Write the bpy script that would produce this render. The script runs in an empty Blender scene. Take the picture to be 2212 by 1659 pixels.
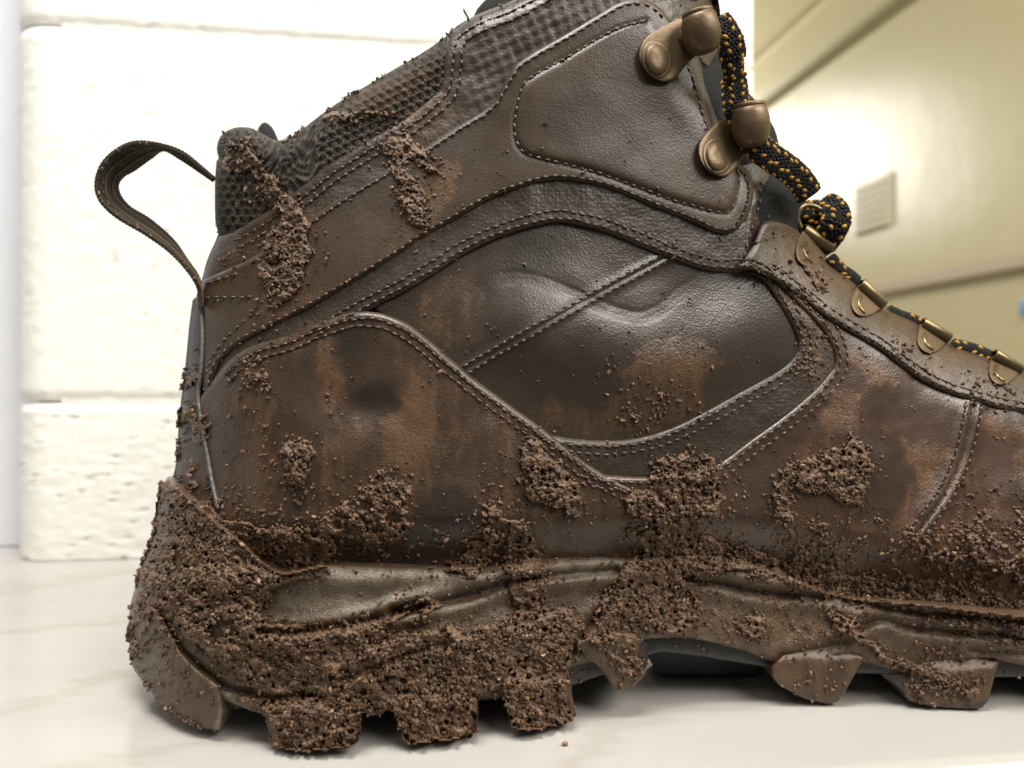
import bpy, math, random
import numpy as np
from mathutils import Vector, Matrix
from mathutils.geometry import delaunay_2d_cdt

random.seed(7); RNG = np.random.default_rng(11)
scene = bpy.context.scene
col = scene.collection

# ------------------------------------------------------------------ camera
# picture coordinates used below: 2212 x 1659.  A pixel gives a direction; depth D (metres,
# before the overall scale S) comes from the boot / wall / counter it lies on.
F, CU, CV, H, S = 1700.0, 1106.0, 829.5, 0.0953, 0.92
def P(u, v, D):
    u = np.asarray(u, float); v = np.asarray(v, float); D = np.asarray(D, float)
    return np.stack([(u-CU)/F*D, D, H+(CV-v)/F*D], -1)*S
cam = bpy.data.cameras.new('camera'); camo = bpy.data.objects.new('camera', cam); col.objects.link(camo)
camo.location = (0, 0, H*S); camo.rotation_euler = (math.radians(90), 0, 0)
cam.sensor_width = 36; cam.lens = 36*F/2212; cam.clip_start = 0.01; cam.clip_end = 50
cam.dof.use_dof = True; cam.dof.focus_distance = 0.222*S; cam.dof.aperture_fstop = 10.5
scene.camera = camo

# ------------------------------------------------------------------ world, lamps, exposure
w = bpy.data.worlds.new('World'); scene.world = w; w.use_nodes = True
bg = w.node_tree.nodes['Background']; bg.inputs[0].default_value = (1.0, .955, .87, 1); bg.inputs[1].default_value = .17
def area(name, loc, target, sx, sy, power, color):
    L = bpy.data.lights.new(name, 'AREA'); L.shape = 'RECTANGLE'; L.size = sx; L.size_y = sy
    L.energy = power; L.color = color
    o = bpy.data.objects.new(name, L); col.objects.link(o); o.location = loc
    o.rotation_euler = (Vector(target)-Vector(loc)).to_track_quat('-Z', 'Y').to_euler()
    return o
area('ceiling_tube_lamp', (.70, -.22, .82), (.05, .25, .08), 1.0, .42, 17.0, (1, .955, .89))
area('wall_fill_light', (-.12, .02, 1.15), (-.1, .40, .16), .6, .3, 19.0, (1, .97, .92))  # added fill that washes the block wall out to white; no known fixture
area('room_lamp', (-.55, -.75, 1.25), (0, .3, .08), .8, .5, 2.5, (1, .95, .89))
area('corridor_lamp', (-.03*S, 2.35*S, .80*S), (.626*S, 1.581*S, .55*S), .5, .34, 9.0, (1, .97, .90))
scene.view_settings.view_transform = 'Standard'; scene.view_settings.look = 'None'
scene.view_settings.exposure = 0.0; scene.view_settings.gamma = 1
scene.render.engine = 'CYCLES'
scene.cycles.use_denoising = True
scene.cycles.max_bounces = 6
scene.cycles.sample_clamp_indirect = 4

# ------------------------------------------------------------------ material helpers
def srgb(r, g, b):
    f = lambda c: (c/255/12.92 if c/255 <= .04045 else ((c/255+.055)/1.055)**2.4)
    return (f(r), f(g), f(b), 1)
class NT:
    def __init__(s, name):
        s.m = bpy.data.materials.new(name); s.m.use_nodes = True; s.t = s.m.node_tree
        s.b = s.t.nodes['Principled BSDF']; s.n = s.t.nodes
        s.co = s.t.nodes.new('ShaderNodeTexCoord')
    def link(s, a, b): s.t.links.new(a, b)
    def noise(s, scale, detail=3, rough=.55, dist=0.0, vec=None):
        n = s.n.new('ShaderNodeTexNoise'); n.inputs['Scale'].default_value = scale; n.inputs['Detail'].default_value = detail
        n.inputs['Roughness'].default_value = rough; n.inputs['Distortion'].default_value = dist
        s.link(vec if vec else s.co.outputs['Object'], n.inputs['Vector']); return n.outputs['Fac']
    def voro(s, scale, feature='F1', rand=1.0, vec=None):
        n = s.n.new('ShaderNodeTexVoronoi'); n.feature = feature; n.inputs['Scale'].default_value = scale
        n.inputs['Randomness'].default_value = rand
        s.link(vec if vec else s.co.outputs['Object'], n.inputs['Vector']); return n.outputs['Distance']
    def ramp(s, fac, stops):
        n = s.n.new('ShaderNodeValToRGB'); e = n.color_ramp.elements
        while len(e) < len(stops): e.new(.5)
        for i, (p, c) in enumerate(stops):
            e[i].position = p; e[i].color = c if len(c) == 4 else (*c, 1)
        s.link(fac, n.inputs['Fac']); return n.outputs['Color']
    def mix(s, fac, a, b, mode='MIX'):
        n = s.n.new('ShaderNodeMix'); n.data_type = 'RGBA'; n.blend_type = mode
        for k, x in ((0, fac), (6, a), (7, b)):
            if hasattr(x, 'links') or hasattr(x, 'is_linked'): s.link(x, n.inputs[k])
            else: n.inputs[k].default_value = x
        return n.outputs[2]
    def math(s, op, a, b=None, clamp=False):
        n = s.n.new('ShaderNodeMath'); n.operation = op; n.use_clamp = clamp
        for k, x in ((0, a), (1, b)):
            if x is None: continue
            if hasattr(x, 'is_linked'): s.link(x, n.inputs[k])
            else: n.inputs[k].default_value = x
        return n.outputs[0]
    def bump(s, h, strength, dist, prev=None):
        n = s.n.new('ShaderNodeBump'); n.inputs['Strength'].default_value = strength; n.inputs['Distance'].default_value = dist
        s.link(h, n.inputs['Height'])
        if prev is not None: s.link(prev, n.inputs['Normal'])
        return n.outputs['Normal']
    def attr(s, name):
        n = s.n.new('ShaderNodeAttribute'); n.attribute_name = name; return n
    def set(s, **k):
        for kk, x in k.items():
            i = s.b.inputs[kk.replace('_', ' ')]
            if hasattr(x, 'is_linked'): s.link(x, i)
            else: i.default_value = x
    def out(s): return s.m

FILM = srgb(90, 67, 46); ORANGE = srgb(104, 74, 45)
def leather(name, c1, c2, rough=.42, tex='grain', spec=.5, film_c=None, film_k=.74):
    n = NT(name)
    big = n.noise(38, 4, .6, .6); fine = n.noise(1900, 2)
    base = n.mix(n.ramp(big, [(.35, (0, 0, 0)), (.68, (1, 1, 1))]), c1, c2)
    base = n.mix(n.math('MULTIPLY', fine, .35), base, (.02, .016, .012, 1))
    a = n.attr('film'); sep = n.n.new('ShaderNodeSeparateColor'); n.link(a.outputs['Color'], sep.inputs[0])
    brk = n.noise(130, 7, .72, 1.2)
    mp = n.n.new('ShaderNodeMapping'); n.link(n.co.outputs['Object'], mp.inputs[0]); mp.inputs['Rotation'].default_value = (0, .25, 0); mp.inputs['Scale'].default_value = (1, 1, .16)
    smear = n.noise(330, 5, .65, .5, mp.outputs[0])
    f = n.math('MULTIPLY', sep.outputs[0], n.math('ADD', n.math('ADD', n.math('MULTIPLY', brk, .6), n.math('MULTIPLY', smear, .4)), .35))
    f = n.ramp(f, [(.16, (0, 0, 0)), (.36, (.5, .5, .5)), (.62, (1, 1, 1))])
    fc = n.mix(n.math('MULTIPLY', sep.outputs[1], n.math('ADD', n.noise(90, 5, .65), .05)), n.mix(n.ramp(smear, [(.36, (0, 0, 0)), (.62, (1, 1, 1))]), srgb(66, 50, 36), film_c or FILM), ORANGE)
    c = n.mix(n.math('MULTIPLY', f, film_k), base, fc)
    c = n.mix(n.math('MULTIPLY', sep.outputs[2], n.math('ADD', n.math('MULTIPLY', smear, .7), .3)), c, srgb(30, 28, 27))
    rim_ = n.math('MULTIPLY', n.math('MULTIPLY', f, n.math('SUBTRACT', 1.0, f)), 1.3)
    c = n.mix(rim_, c, srgb(48, 35, 25))
    eg = n.attr('edge'); c = n.mix(n.math('MULTIPLY', eg.outputs['Fac'], n.ramp(n.noise(70, 5, .7), [(.45, (0, 0, 0)), (.62, (.7, .7, .7))]), True), c, srgb(98, 82, 66))
    rg = n.math('ADD', n.math('MULTIPLY', n.noise(60, 4, .6), .28), rough-.14)
    rg = n.math('SUBTRACT', rg, n.math('MULTIPLY', f, .04))
    if tex == 'grain':
        nb = n.bump(n.voro(1700), .2, .0002); nb = n.bump(n.noise(420, 5, .65), .18, .0004, nb)
    elif tex == 'dimple':
        nb = n.bump(n.voro(1000, 'SMOOTH_F1', .7), .35, .0004); nb = n.bump(fine, .3, .0002, nb)
    elif tex == 'rubber':
        nb = n.bump(n.noise(520, 4, .6, 2.5), .55, .0007); nb = n.bump(n.noise(1200, 3), .3, .0004, nb)
    nb = n.bump(n.noise(420, 6, .7), n.math('MULTIPLY', f, .8), .0007, nb) if False else nb
    fb = n.n.new('ShaderNodeBump'); n.link(n.math('MULTIPLY', f, .5), fb.inputs['Strength']); fb.inputs['Distance'].default_value = .0005
    n.link(n.noise(650, 6, .7), fb.inputs['Height']); n.link(nb, fb.inputs['Normal'])
    n.set(Base_Color=c, Roughness=rg, Normal=fb.outputs['Normal']); n.b.inputs['Specular IOR Level'].default_value = spec
    return n.out()
def simple(name, c, rough, metal=0.0, nscale=600, nstr=.3, nd=.0003, var=.35, spec=.5):
    n = NT(name)
    k = n.noise(nscale*.12, 4)
    dark = tuple(x*(1-var) for x in c[:3])+(1,)
    n.set(Base_Color=n.mix(k, dark, c), Roughness=n.math('ADD', n.math('MULTIPLY', n.noise(nscale*.3), .25), rough-.12), Metallic=metal,
          Normal=n.bump(n.noise(nscale, 4), nstr, nd))
    n.b.inputs['Specular IOR Level'].default_value = spec
    return n.out()
def tinted(name, stops, rough, spec=.5, bs=1500, bstr=.6, bd=.0006):
    n = NT(name); a = n.attr('tint')
    c = n.ramp(a.outputs['Fac'], stops)
    c = n.mix(n.math('MULTIPLY', n.noise(260, 5, .7), .55), c, srgb(60, 43, 29))
    n.set(Base_Color=c, Roughness=n.math('ADD', n.math('MULTIPLY', n.noise(900, 3), .5), rough-.25), Normal=n.bump(n.noise(bs, 5, .7), bstr, bd))
    n.b.inputs['Specular IOR Level'].default_value = spec
    return n.out()

M = {}
M['ankle'] = leather('ankle_leather', srgb(73, 58, 43), srgb(52, 40, 29), .37, spec=.45)
M['heel'] = leather('heel_leather', srgb(62, 46, 33), srgb(43, 33, 25), .36)
M['quarter'] = leather('quarter_leather', srgb(64, 52, 41), srgb(43, 34, 25), .30, spec=.65)
M['vamp'] = leather('vamp_leather', srgb(82, 61, 48), srgb(58, 42, 31), .32, spec=.6, film_c=srgb(102, 72, 50))
M['facing'] = leather('facing_leather', srgb(80, 66, 50), srgb(58, 46, 34), .36)
M['band'] = leather('dimpled_leather', srgb(62, 51, 41), srgb(47, 38, 30), .38, 'dimple')
M['binding'] = leather('binding_leather', srgb(70, 57, 46), srgb(52, 42, 33), .42, 'dimple')
M['midsole'] = leather('midsole_rubber', srgb(132, 121, 102), srgb(104, 92, 75), .35, 'rubber', film_k=.9)
M['outsole'] = leather('outsole_rubber', srgb(40, 41, 44), srgb(28, 29, 32), .40, 'grain', film_k=.92)
M['stay'] = leather('backstay_rubber', srgb(54, 48, 43), srgb(40, 35, 31), .45, 'grain')
M['shell'] = simple('inner_shell', srgb(44, 38, 33), .7)
M['black'] = simple('black_fabric', srgb(34, 34, 35), .85, nscale=1600, nstr=.8, nd=.0008, spec=.25)
M['webbing'] = simple('webbing', srgb(64, 56, 48), .85, nscale=1500, nstr=.9, nd=.0008, spec=.25)
M['webline'] = simple('webbing_thread', srgb(108, 88, 58), .8, nscale=2000)
M['hole'] = simple('needle_hole', srgb(18, 14, 12), .9)
M['thread'] = simple('stitch_thread', srgb(92, 72, 58), .22, nscale=2500, nstr=.5)
M['metal'] = simple('antique_brass', srgb(118, 98, 72), .42, .5, 420, .35, .0004, .5)
M['metal_edge'] = simple('antique_brass_highlight', srgb(134, 118, 86), .32, .8, 420, .3, .0003, .5)  # lighter brass colour, brightened to give the eyelet tubes a highlight
M['piping'] = simple('grey_piping', srgb(104, 100, 97), .42, 0, 900, .6, .0005, .5)
M['lace'] = simple('lace_yarn_black', srgb(36, 35, 34), .8, nscale=2500, nstr=.7, spec=.3)
M['lacey'] = simple('lace_yarn_yellow', srgb(196, 146, 60), .7, nscale=2500, nstr=.5, spec=.3)
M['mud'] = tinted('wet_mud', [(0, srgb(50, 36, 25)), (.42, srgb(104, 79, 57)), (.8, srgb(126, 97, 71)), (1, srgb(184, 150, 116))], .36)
def knit_mat():
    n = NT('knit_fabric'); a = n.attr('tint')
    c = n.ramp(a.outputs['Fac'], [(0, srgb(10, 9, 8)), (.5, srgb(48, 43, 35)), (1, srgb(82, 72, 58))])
    f = n.attr('film'); sep = n.n.new('ShaderNodeSeparateColor'); n.link(f.outputs['Color'], sep.inputs[0])
    m = n.ramp(n.math('MULTIPLY', sep.outputs[0], n.math('ADD', n.noise(220, 5, .7), .4)), [(.3, (0, 0, 0)), (.6, (1, 1, 1))])
    c = n.mix(m, c, n.mix(n.noise(500, 3), srgb(86, 64, 48), srgb(112, 86, 66)))
    n.set(Base_Color=c, Roughness=.7, Normal=n.bump(n.noise(1800, 4), .6, .0005)); n.b.inputs['Specular IOR Level'].default_value = .3
    return n.out()
M['knit'] = knit_mat()

# ------------------------------------------------------------------ small numeric helpers
def cat(pts, step=6.0):
    p = np.array(pts, float); n = len(p); out = []
    q = np.vstack([2*p[0]-p[1], p, 2*p[-1]-p[-2]])
    for i in range(n-1):
        a, b, c, d = q[i], q[i+1], q[i+2], q[i+3]
        L = np.linalg.norm(c-b); k = max(1, int(math.ceil(L/step)))
        t = (np.arange(k)/k)[:, None]
        out.append(.5*((2*b)+(-a+c)*t+(2*a-5*b+4*c-d)*t*t+(-a+3*b-3*c+d)*t**3))
    out.append(p[-1:]); return np.vstack(out)
def resample(p, step, closed=False):
    p = np.asarray(p, float)
    if closed: p = np.vstack([p, p[:1]])
    d = np.r_[0, np.cumsum(np.linalg.norm(np.diff(p, axis=0), axis=1))]
    n = max(2, int(round(d[-1]/step)))
    t = np.linspace(0, d[-1], n+1)
    r = np.stack([np.interp(t, d, p[:, k]) for k in range(p.shape[1])], -1)
    return r[:-1] if closed else r
def offset_line(p, dist):
    p = np.asarray(p, float); t = np.gradient(p, axis=0); t /= np.linalg.norm(t, axis=1)[:, None]+1e-9
    nrm = np.stack([-t[:, 1], t[:, 0]], -1); return p+nrm*dist          # + = to the right of travel on screen (v down)
def seg_dist(pts, line, closed=False):
    pts = np.asarray(pts, float); a = np.asarray(line, float)
    b = np.roll(a, -1, 0) if closed else a[1:]
    if not closed: a = a[:-1]
    f = np.float32; ax, ay = a[:, 0].astype(f), a[:, 1].astype(f); dx, dy = (b-a)[:, 0].astype(f), (b-a)[:, 1].astype(f)
    il = 1/(dx*dx+dy*dy+f(1e-6)); X = pts[:, 0].astype(f); Y = pts[:, 1].astype(f); best = np.empty(len(pts), f); ch = max(64, int(60000/len(ax)))
    for s in range(0, len(pts), ch):
        px = X[s:s+ch, None]-ax; py = Y[s:s+ch, None]-ay
        t = (px*dx+py*dy)*il; np.clip(t, 0, 1, out=t)
        px -= t*dx; py -= t*dy; px *= px; py *= py; px += py
        best[s:s+ch] = px.min(1)
    return np.sqrt(best).astype(float)
def inside(pts, poly):
    pts = np.asarray(pts, float); p = np.asarray(poly, float); q = np.roll(p, -1, 0); r = np.zeros(len(pts), bool)
    f = np.float32; py, qy, px = p[:, 1].astype(f), q[:, 1].astype(f), p[:, 0].astype(f); k = ((q[:, 0]-p[:, 0])/(q[:, 1]-p[:, 1]+1e-12)).astype(f); X = pts[:, 0].astype(f); Y = pts[:, 1].astype(f); ch = max(64, int(60000/len(px)))
    for s in range(0, len(pts), ch):
        x = X[s:s+ch, None]; y = Y[s:s+ch, None]
        c = ((py > y) != (qy > y)) & (x < k*(y-py)+px)
        r[s:s+ch] = np.count_nonzero(c, axis=1) % 2 == 1
    return r
def g_round(t): t = np.clip(t, 0, 1); return np.sqrt(np.maximum(1-(1-t)**2, 0))
def smooth(a, b, x): t = np.clip((x-a)/(b-a), 0, 1); return t*t*(3-2*t)

# rasters over the picture plane (4 px cells)
RES = 4; U0, V0 = -60, -220; NU, NV = 700, 490
RU, RV = np.meshgrid(U0+RES*np.arange(NU), V0+RES*np.arange(NV)); RP = np.stack([RU.ravel(), RV.ravel()], -1).astype(float)
def sample(R, u, v):
    x = np.clip((np.asarray(u)-U0)/RES, 0, NU-1.001); y = np.clip((np.asarray(v)-V0)/RES, 0, NV-1.001)
    i = x.astype(int); j = y.astype(int); a = x-i; b = y-j
    return (R[j, i]*(1-a)+R[j, i+1]*a)*(1-b)+(R[j+1, i]*(1-a)+R[j+1, i+1]*a)*b
def poly_raster(poly, val=1.0):
    R = np.zeros((NV, NU)); poly = np.asarray(poly, float)
    m = (RP[:, 0] >= poly[:, 0].min()) & (RP[:, 0] <= poly[:, 0].max()) & (RP[:, 1] >= poly[:, 1].min()) & (RP[:, 1] <= poly[:, 1].max())
    idx = np.nonzero(m)[0]; k = inside(RP[idx], poly); R.ravel()[idx[k]] = val; return R
def blur(R, r, it=2):
    for _ in range(it):
        for ax in (0, 1):
            p = np.pad(R, [(r+1, r) if a == ax else (0, 0) for a in (0, 1)], mode='edge'); c = np.cumsum(p, ax)
            R = (c[2*r+1:]-c[:-2*r-1])/(2*r+1) if ax == 0 else (c[:, 2*r+1:]-c[:, :-2*r-1])/(2*r+1)
    return R
def noise_at(u, v, cell, seed, n=64):
    g = np.random.default_rng(seed).random((n, n)); x = np.asarray(u)/cell; y = np.asarray(v)/cell
    i = np.floor(x).astype(int); j = np.floor(y).astype(int); a = x-i; b = y-j; a = a*a*(3-2*a); b = b*b*(3-2*b)
    G = lambda jj, ii: g[jj % n, ii % n]
    return (G(j, i)*(1-a)+G(j, i+1)*a)*(1-b)+(G(j+1, i)*(1-a)+G(j+1, i+1)*a)*b
def fbm(u, v, cell, seed, o=3):
    r = 0; s = 0
    for k in range(o): r = r+noise_at(u, v, cell/2**k, seed+k)*.5**k; s += .5**k
    return r/s

# ------------------------------------------------------------------ boot surface: depth of the near side
YC = lambda u: .252+(np.asarray(u, float)-300)/1912*.020
ctrl = np.array([
 (500,1180,.219),(700,1180,.2135),(900,1180,.2135),(1200,1180,.221),(1500,1180,.231),(1800,1220,.235),(2100,1230,.236),(2300,1280,.238),(2500,1300,.245),
 (480,850,.226),(700,850,.219),(900,850,.218),(1200,850,.223),(1500,850,.231),(1700,780,.238),(1900,900,.241),(2150,1020,.242),(2400,1100,.246),
 (480,600,.236),(700,550,.227),(900,500,.225),(1200,450,.227),(1450,400,.233),(1600,450,.239),(1750,640,.241),(1950,770,.245),(2150,850,.247),
 (560,380,.236),(900,250,.231),(1200,100,.230),(1450,100,.234),(1600,250,.241),(1200,-150,.231),(1450,-150,.235),(340,1100,.235),(430,300,.24),(1700,450,.243),(1700,1050,.2345),(1300,650,.2265)], float)
def tps_fit(c, reg=1e-4):
    p = c[:, :2]/1000; n = len(p); r = np.linalg.norm(p[:, None]-p[None], axis=-1)
    K = np.where(r > 0, r*r*np.log(r+1e-12), 0)+reg*np.eye(n); Q = np.c_[np.ones(n), p]
    A = np.block([[K, Q], [Q.T, np.zeros((3, 3))]]); return p, np.linalg.solve(A, np.r_[c[:, 2], 0, 0, 0])
TP, TW = tps_fit(ctrl, 2e-3)
def tps(u, v):
    q = np.stack([np.asarray(u, float).ravel(), np.asarray(v, float).ravel()], -1)/1000
    r = np.linalg.norm(q[:, None]-TP[None], axis=-1); K = np.where(r > 0, r*r*np.log(r+1e-12), 0)
    return K@TW[:-3]+TW[-3]+q@TW[-2:]
back_pts = np.array([(478,230),(474,270),(468,310),(464,400),(465,480),(471,505),(448,560),(437,600),(424,640),(414,700),(404,800),(392,900),(384,1000),(372,1060),(352,1150),(330,1300)], float)
front = cat([(1510,-220),(1530,-60),(1556,60),(1585,160),(1630,215),(1672,275),(1690,330),(1738,400),(1744,440),(1740,500),(1790,562),(1849,603),(1911,658),(1983,691),(2052,737),(2130,760),(2212,792),(2350,850),(2480,940),(2560,1060),(2585,1200),(2580,1340)], 14)
collar = cat([(473,345),(468,322),(474,298),(488,284),(512,275),(540,276),(562,286),(600,304),(640,288),(690,250),(740,215),(800,180),(850,150),(905,118),(945,92),(985,60),(1024,34),(1102,3),(1180,-40),(1300,-130)], 8)
def DUP(u, v):
    u = np.asarray(u, float).ravel(); v = np.asarray(v, float).ravel(); p = np.stack([u, v], -1)
    ub = np.interp(v, back_pts[:, 1], back_pts[:, 0]); yc = YC(u)
    gb = g_round((u-ub)/210); df = seg_dist(p, front); gf = g_round(df/150)
    D = yc-(yc-tps(u, v))*(gb*.985+.015)*(gf*.97+.03)
    D = D+.0075*smooth(1110, 1235, v-np.interp(u, [300, 1000, 1560, 2212], [0, 0, -10, 85]))
    near = (v < 520) & (u < 1400)
    if near.any():
        dc = np.full(len(u), 1e3); dc[near] = seg_dist(p[near], collar); D = D+(1-g_round(dc/46))*.007
    return D
sole_u = np.array([250,475,600,700,900,1100,1230,1330,1500,1680,1760,1900,2100,2212,2400,2600.])
sole_d = np.array([.212,.2105,.2068,.205,.2093,.2152,.2205,.225,.2305,.233,.2338,.2328,.2305,.230,.234,.245])
heel_v = np.array([1030,1060,1100,1160,1200,1250,1300,1350,1700.]); heel_u = np.array([362,346,338,331,315,298,283,277,277.])
def DSO(u, v):
    u = np.asarray(u, float).ravel(); v = np.asarray(v, float).ravel(); yc = YC(u)
    d = np.interp(u, sole_u, sole_d)
    k = np.array([1, 2, 3, 2, 1.])/9; d = sum(w_*np.interp(u+o, sole_u, sole_d) for w_, o in zip(k, (-70, -35, 0, 35, 70)))
    d = d+.0045*smooth(1400, 1180, v)
    g = g_round((u-np.interp(v, heel_v, heel_u))/230)
    toe = g_round((2600-u)/200)
    return yc-(yc-d)*g*toe

# ------------------------------------------------------------------ objects
boot = bpy.data.objects.new('hiking_boot', None); col.objects.link(boot)
B0 = np.array([0.0, .255*S, 0.0]); boot.location = B0
boot['label'] = 'muddy brown leather hiking boot standing on the marble ledge'; boot['category'] = 'boot'

def mesh(name, V, tris, mat, parent=None, smooth_=True, attrs=None, kind=None, quads=None):
    V = np.asarray(V, float)
    if parent is not None: V = V-B0
    me = bpy.data.meshes.new(name); tris = np.asarray(tris, np.int32).reshape(-1, 3)
    q = np.asarray(quads, np.int32).reshape(-1, 4) if quads is not None else np.zeros((0, 4), np.int32)
    me.vertices.add(len(V)); me.vertices.foreach_set('co', V.ravel())
    li = np.r_[tris.ravel(), q.ravel()]; me.loops.add(len(li)); me.loops.foreach_set('vertex_index', li)
    nt, nq = len(tris), len(q); me.polygons.add(nt+nq)
    me.polygons.foreach_set('loop_start', np.r_[np.arange(nt)*3, nt*3+np.arange(nq)*4].astype(np.int32))
    me.polygons.foreach_set('loop_total', np.r_[np.full(nt, 3), np.full(nq, 4)].astype(np.int32))
    me.polygons.foreach_set('use_smooth', np.full(nt+nq, smooth_))
    for k, a in (attrs or {}).items():
        a = np.asarray(a, float)
        if a.ndim == 1: at = me.attributes.new(k, 'FLOAT', 'POINT'); at.data.foreach_set('value', a)
        else: at = me.attributes.new(k, 'FLOAT_COLOR', 'POINT'); at.data.foreach_set('color', np.c_[a, np.ones(len(a))].ravel())
    me.update(); me.validate()
    me.materials.append(mat)
    o = bpy.data.objects.new(name, me); col.objects.link(o)
    if parent is not None: o.parent = parent
    if kind: o['kind'] = kind
    return o
def child_of_part(o, part):                 # sub-part: the part sits at the boot's own origin, so nothing moves
    o.parent = part; return o

# ---- film (thin wet mud), orange clay and dark wet patches, as rasters
film = np.zeros((NV, NU)); orange = np.zeros((NV, NU)); dark = np.zeros((NV, NU))
def paint(R, poly, val): 
    m = poly_raster(poly) > 0; R[m] = val
# heel counter
paint(film, [(420,850),(500,770),(740,675),(830,680),(900,715),(1050,850),(1420,1080),(1700,1200),(2212,1260),(2400,1260),(2400,1500),(280,1600),(260,1300),(380,1050)], .62)
paint(film, [(580,790),(700,750),(735,880),(700,960),(610,950),(570,900)], .15)
paint(film, [(740,720),(830,720),(870,800),(860,890),(780,915),(740,860)], .12)
paint(dark, [(757,848),(800,828),(860,840),(872,880),(850,902),(800,908),(762,885)], .85)
paint(dark, [(740,720),(765,716),(768,765),(750,770)], .8)
paint(dark, [(880,1130),(960,1050),(1010,1060),(1050,1100),(1000,1190),(900,1225),(800,1215),(850,1180)], .85)
paint(film, [(880,1130),(960,1050),(1050,1100),(1000,1190),(900,1225),(800,1215)], .15)
paint(dark, [(780,940),(820,920),(815,1000),(790,1000)], .7); paint(dark, [(972,955),(990,950),(985,1020),(970,1010)], .6); paint(dark, [(1000,950),(1015,950),(1008,1010),(998,1010)], .6)
paint(orange, [(820,900),(900,850),(960,900),(930,990),(880,1020),(830,960)], .9); paint(film, [(820,900),(900,850),(960,900),(930,990),(880,1020),(830,960)], .85)
paint(orange, [(790,780),(870,770),(960,840),(900,860),(860,830),(800,820)], .8); paint(film, [(690,760),(735,740),(735,860),(705,900),(690,850)], .8); paint(orange, [(690,760),(735,740),(735,860),(705,900),(690,850)], .6)
paint(film, [(540,860),(575,850),(585,960),(565,1110),(535,1110)], .95); paint(orange, [(540,860),(575,850),(585,960),(565,1110),(535,1110)], .4)
# ankle
paint(film, [(690,250),(800,175),(950,95),(965,90),(955,190),(870,255),(760,300),(700,290)], .36); paint(film, [(466,270),(560,270),(600,300),(620,400),(560,450),(500,400),(466,400)], .4)
paint(film, [(925,350),(1005,330),(990,430),(945,500),(880,545),(760,610),(640,690),(560,720),(640,650),(800,560),(880,470),(905,400)], .75)
paint(orange, [(925,350),(1005,330),(990,430),(945,500),(880,530),(905,400)], .7)
paint(film, [(440,500),(600,440),(640,420),(660,470),(540,560),(440,605)], .6); paint(film, [(545,480),(680,440),(690,560),(650,680),(545,690)], .7)
paint(film, [(860,250),(960,190),(980,250),(900,320),(840,330)], .8)
paint(film, [(1470,160),(1540,180),(1540,260),(1490,300),(1400,260)], .28); paint(orange, [(1440,200),(1500,200),(1500,280),(1420,290)], .6)
paint(film, [(1500,390),(1560,400),(1600,440),(1560,480),(1480,450)], .4)
paint(dark, [(1180,250),(1240,180),(1290,200),(1300,300),(1250,340),(1190,320)], .45)
# quarter
paint(film, [(880,640),(980,590),(1060,620),(1040,740),(960,745),(890,700)], .5); paint(orange, [(890,650),(960,640),(980,720),(920,720)], .5)
paint(dark, [(1030,560),(1120,520),(1240,520),(1300,560),(1200,590),(1080,620),(1040,680)], .5)
paint(film, [(1310,900),(1335,800),(1380,745),(1440,735),(1470,715),(1540,750),(1545,785),(1530,830),(1520,870),(1470,910),(1400,945),(1310,940)], 1.0)
paint(orange, [(1350,790),(1430,760),(1540,770),(1530,830),(1490,850),(1380,830)], .55)
paint(film, [(1110,900),(1180,860),(1250,880),(1310,880),(1310,950),(1180,930)], .55); paint(orange, [(1130,860),(1230,840),(1260,900),(1170,910)], .6)
# facing / bands
paint(film, [(1660,600),(1760,640),(1810,760),(1800,830),(1750,850),(1720,800),(1730,730),(1700,660)], .85)
paint(film, [(1600,480),(1720,480),(1850,600),(2000,700),(2212,800),(2212,900),(2050,850),(1850,720),(1700,610)], .62)
# vamp
paint(film, [(1420,1080),(1560,1000),(1800,860),(1900,900),(2040,960),(2212,930),(2400,950),(2400,1300),(1400,1200)], .55)
for q in ([(1600,1000),(1680,950),(1695,1040),(1650,1130),(1580,1130)], [(1850,990),(1890,930),(1930,930),(1957,1000),(1950,1090),(1900,1140),(1860,1120)], [(1650,900),(1760,860),(1780,930),(1720,960),(1650,980)], [(2170,1040),(2212,1000),(2230,1120),(2180,1100)]):
    paint(film, q, .1); paint(dark, q, .5)
for q in ([(1850,790),(1960,810),(2060,860),(2060,960),(1980,950),(1880,880)], [(2110,950),(2160,930),(2212,970),(2200,1040),(2120,1060)]): paint(film, q, .12)
for q in ([(1780,850),(1850,830),(1860,900),(1800,950),(1765,920)], [(2110,890),(2212,905),(2300,930),(2212,960),(2160,935),(2110,940)], [(1960,970),(2050,960),(2010,1060),(1970,1050)], [(1830,750),(1880,770),(1950,830),(1930,840),(1850,800)], [(2180,960),(2212,960),(2260,1100),(2190,1060)]):
    paint(film, q, .85); paint(orange, q, .75)
# sole: clean ridges
for q in ([(590,1290),(640,1260),(700,1238),(960,1232),(1010,1260),(920,1290),(860,1310),(760,1325),(620,1320)], [(1040,1250),(1110,1235),(1200,1215),(1340,1212),(1340,1232),(1180,1245),(1060,1275)], [(340,1170),(400,1170),(410,1240),(370,1260),(335,1260)]): paint(film, q, .16)
for q in ([(830,1330),(910,1320),(905,1370),(840,1370)], [(990,1320),(1090,1295),(1190,1280),(1190,1330),(1040,1345)]): paint(film, q, .45)
paint(film, [(1500,1250),(2230,1350),(2230,1430),(1860,1430),(1690,1430),(1600,1400),(1480,1376),(1380,1380)], .85)
for q in ([(1590,1190),(1520,1215),(1600,1240),(1660,1250)],): paint(film, q, .3)
for q in ([(1365,1385),(1480,1376),(1600,1403),(1690,1430),(1680,1470),(1380,1470)], [(1855,1440),(1960,1455),(1960,1500),(1850,1500)], [(2150,1445),(2230,1440),(2230,1500),(2150,1500)], [(476,1500),(560,1520),(590,1600),(470,1600)]): paint(film, q, 0)
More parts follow.
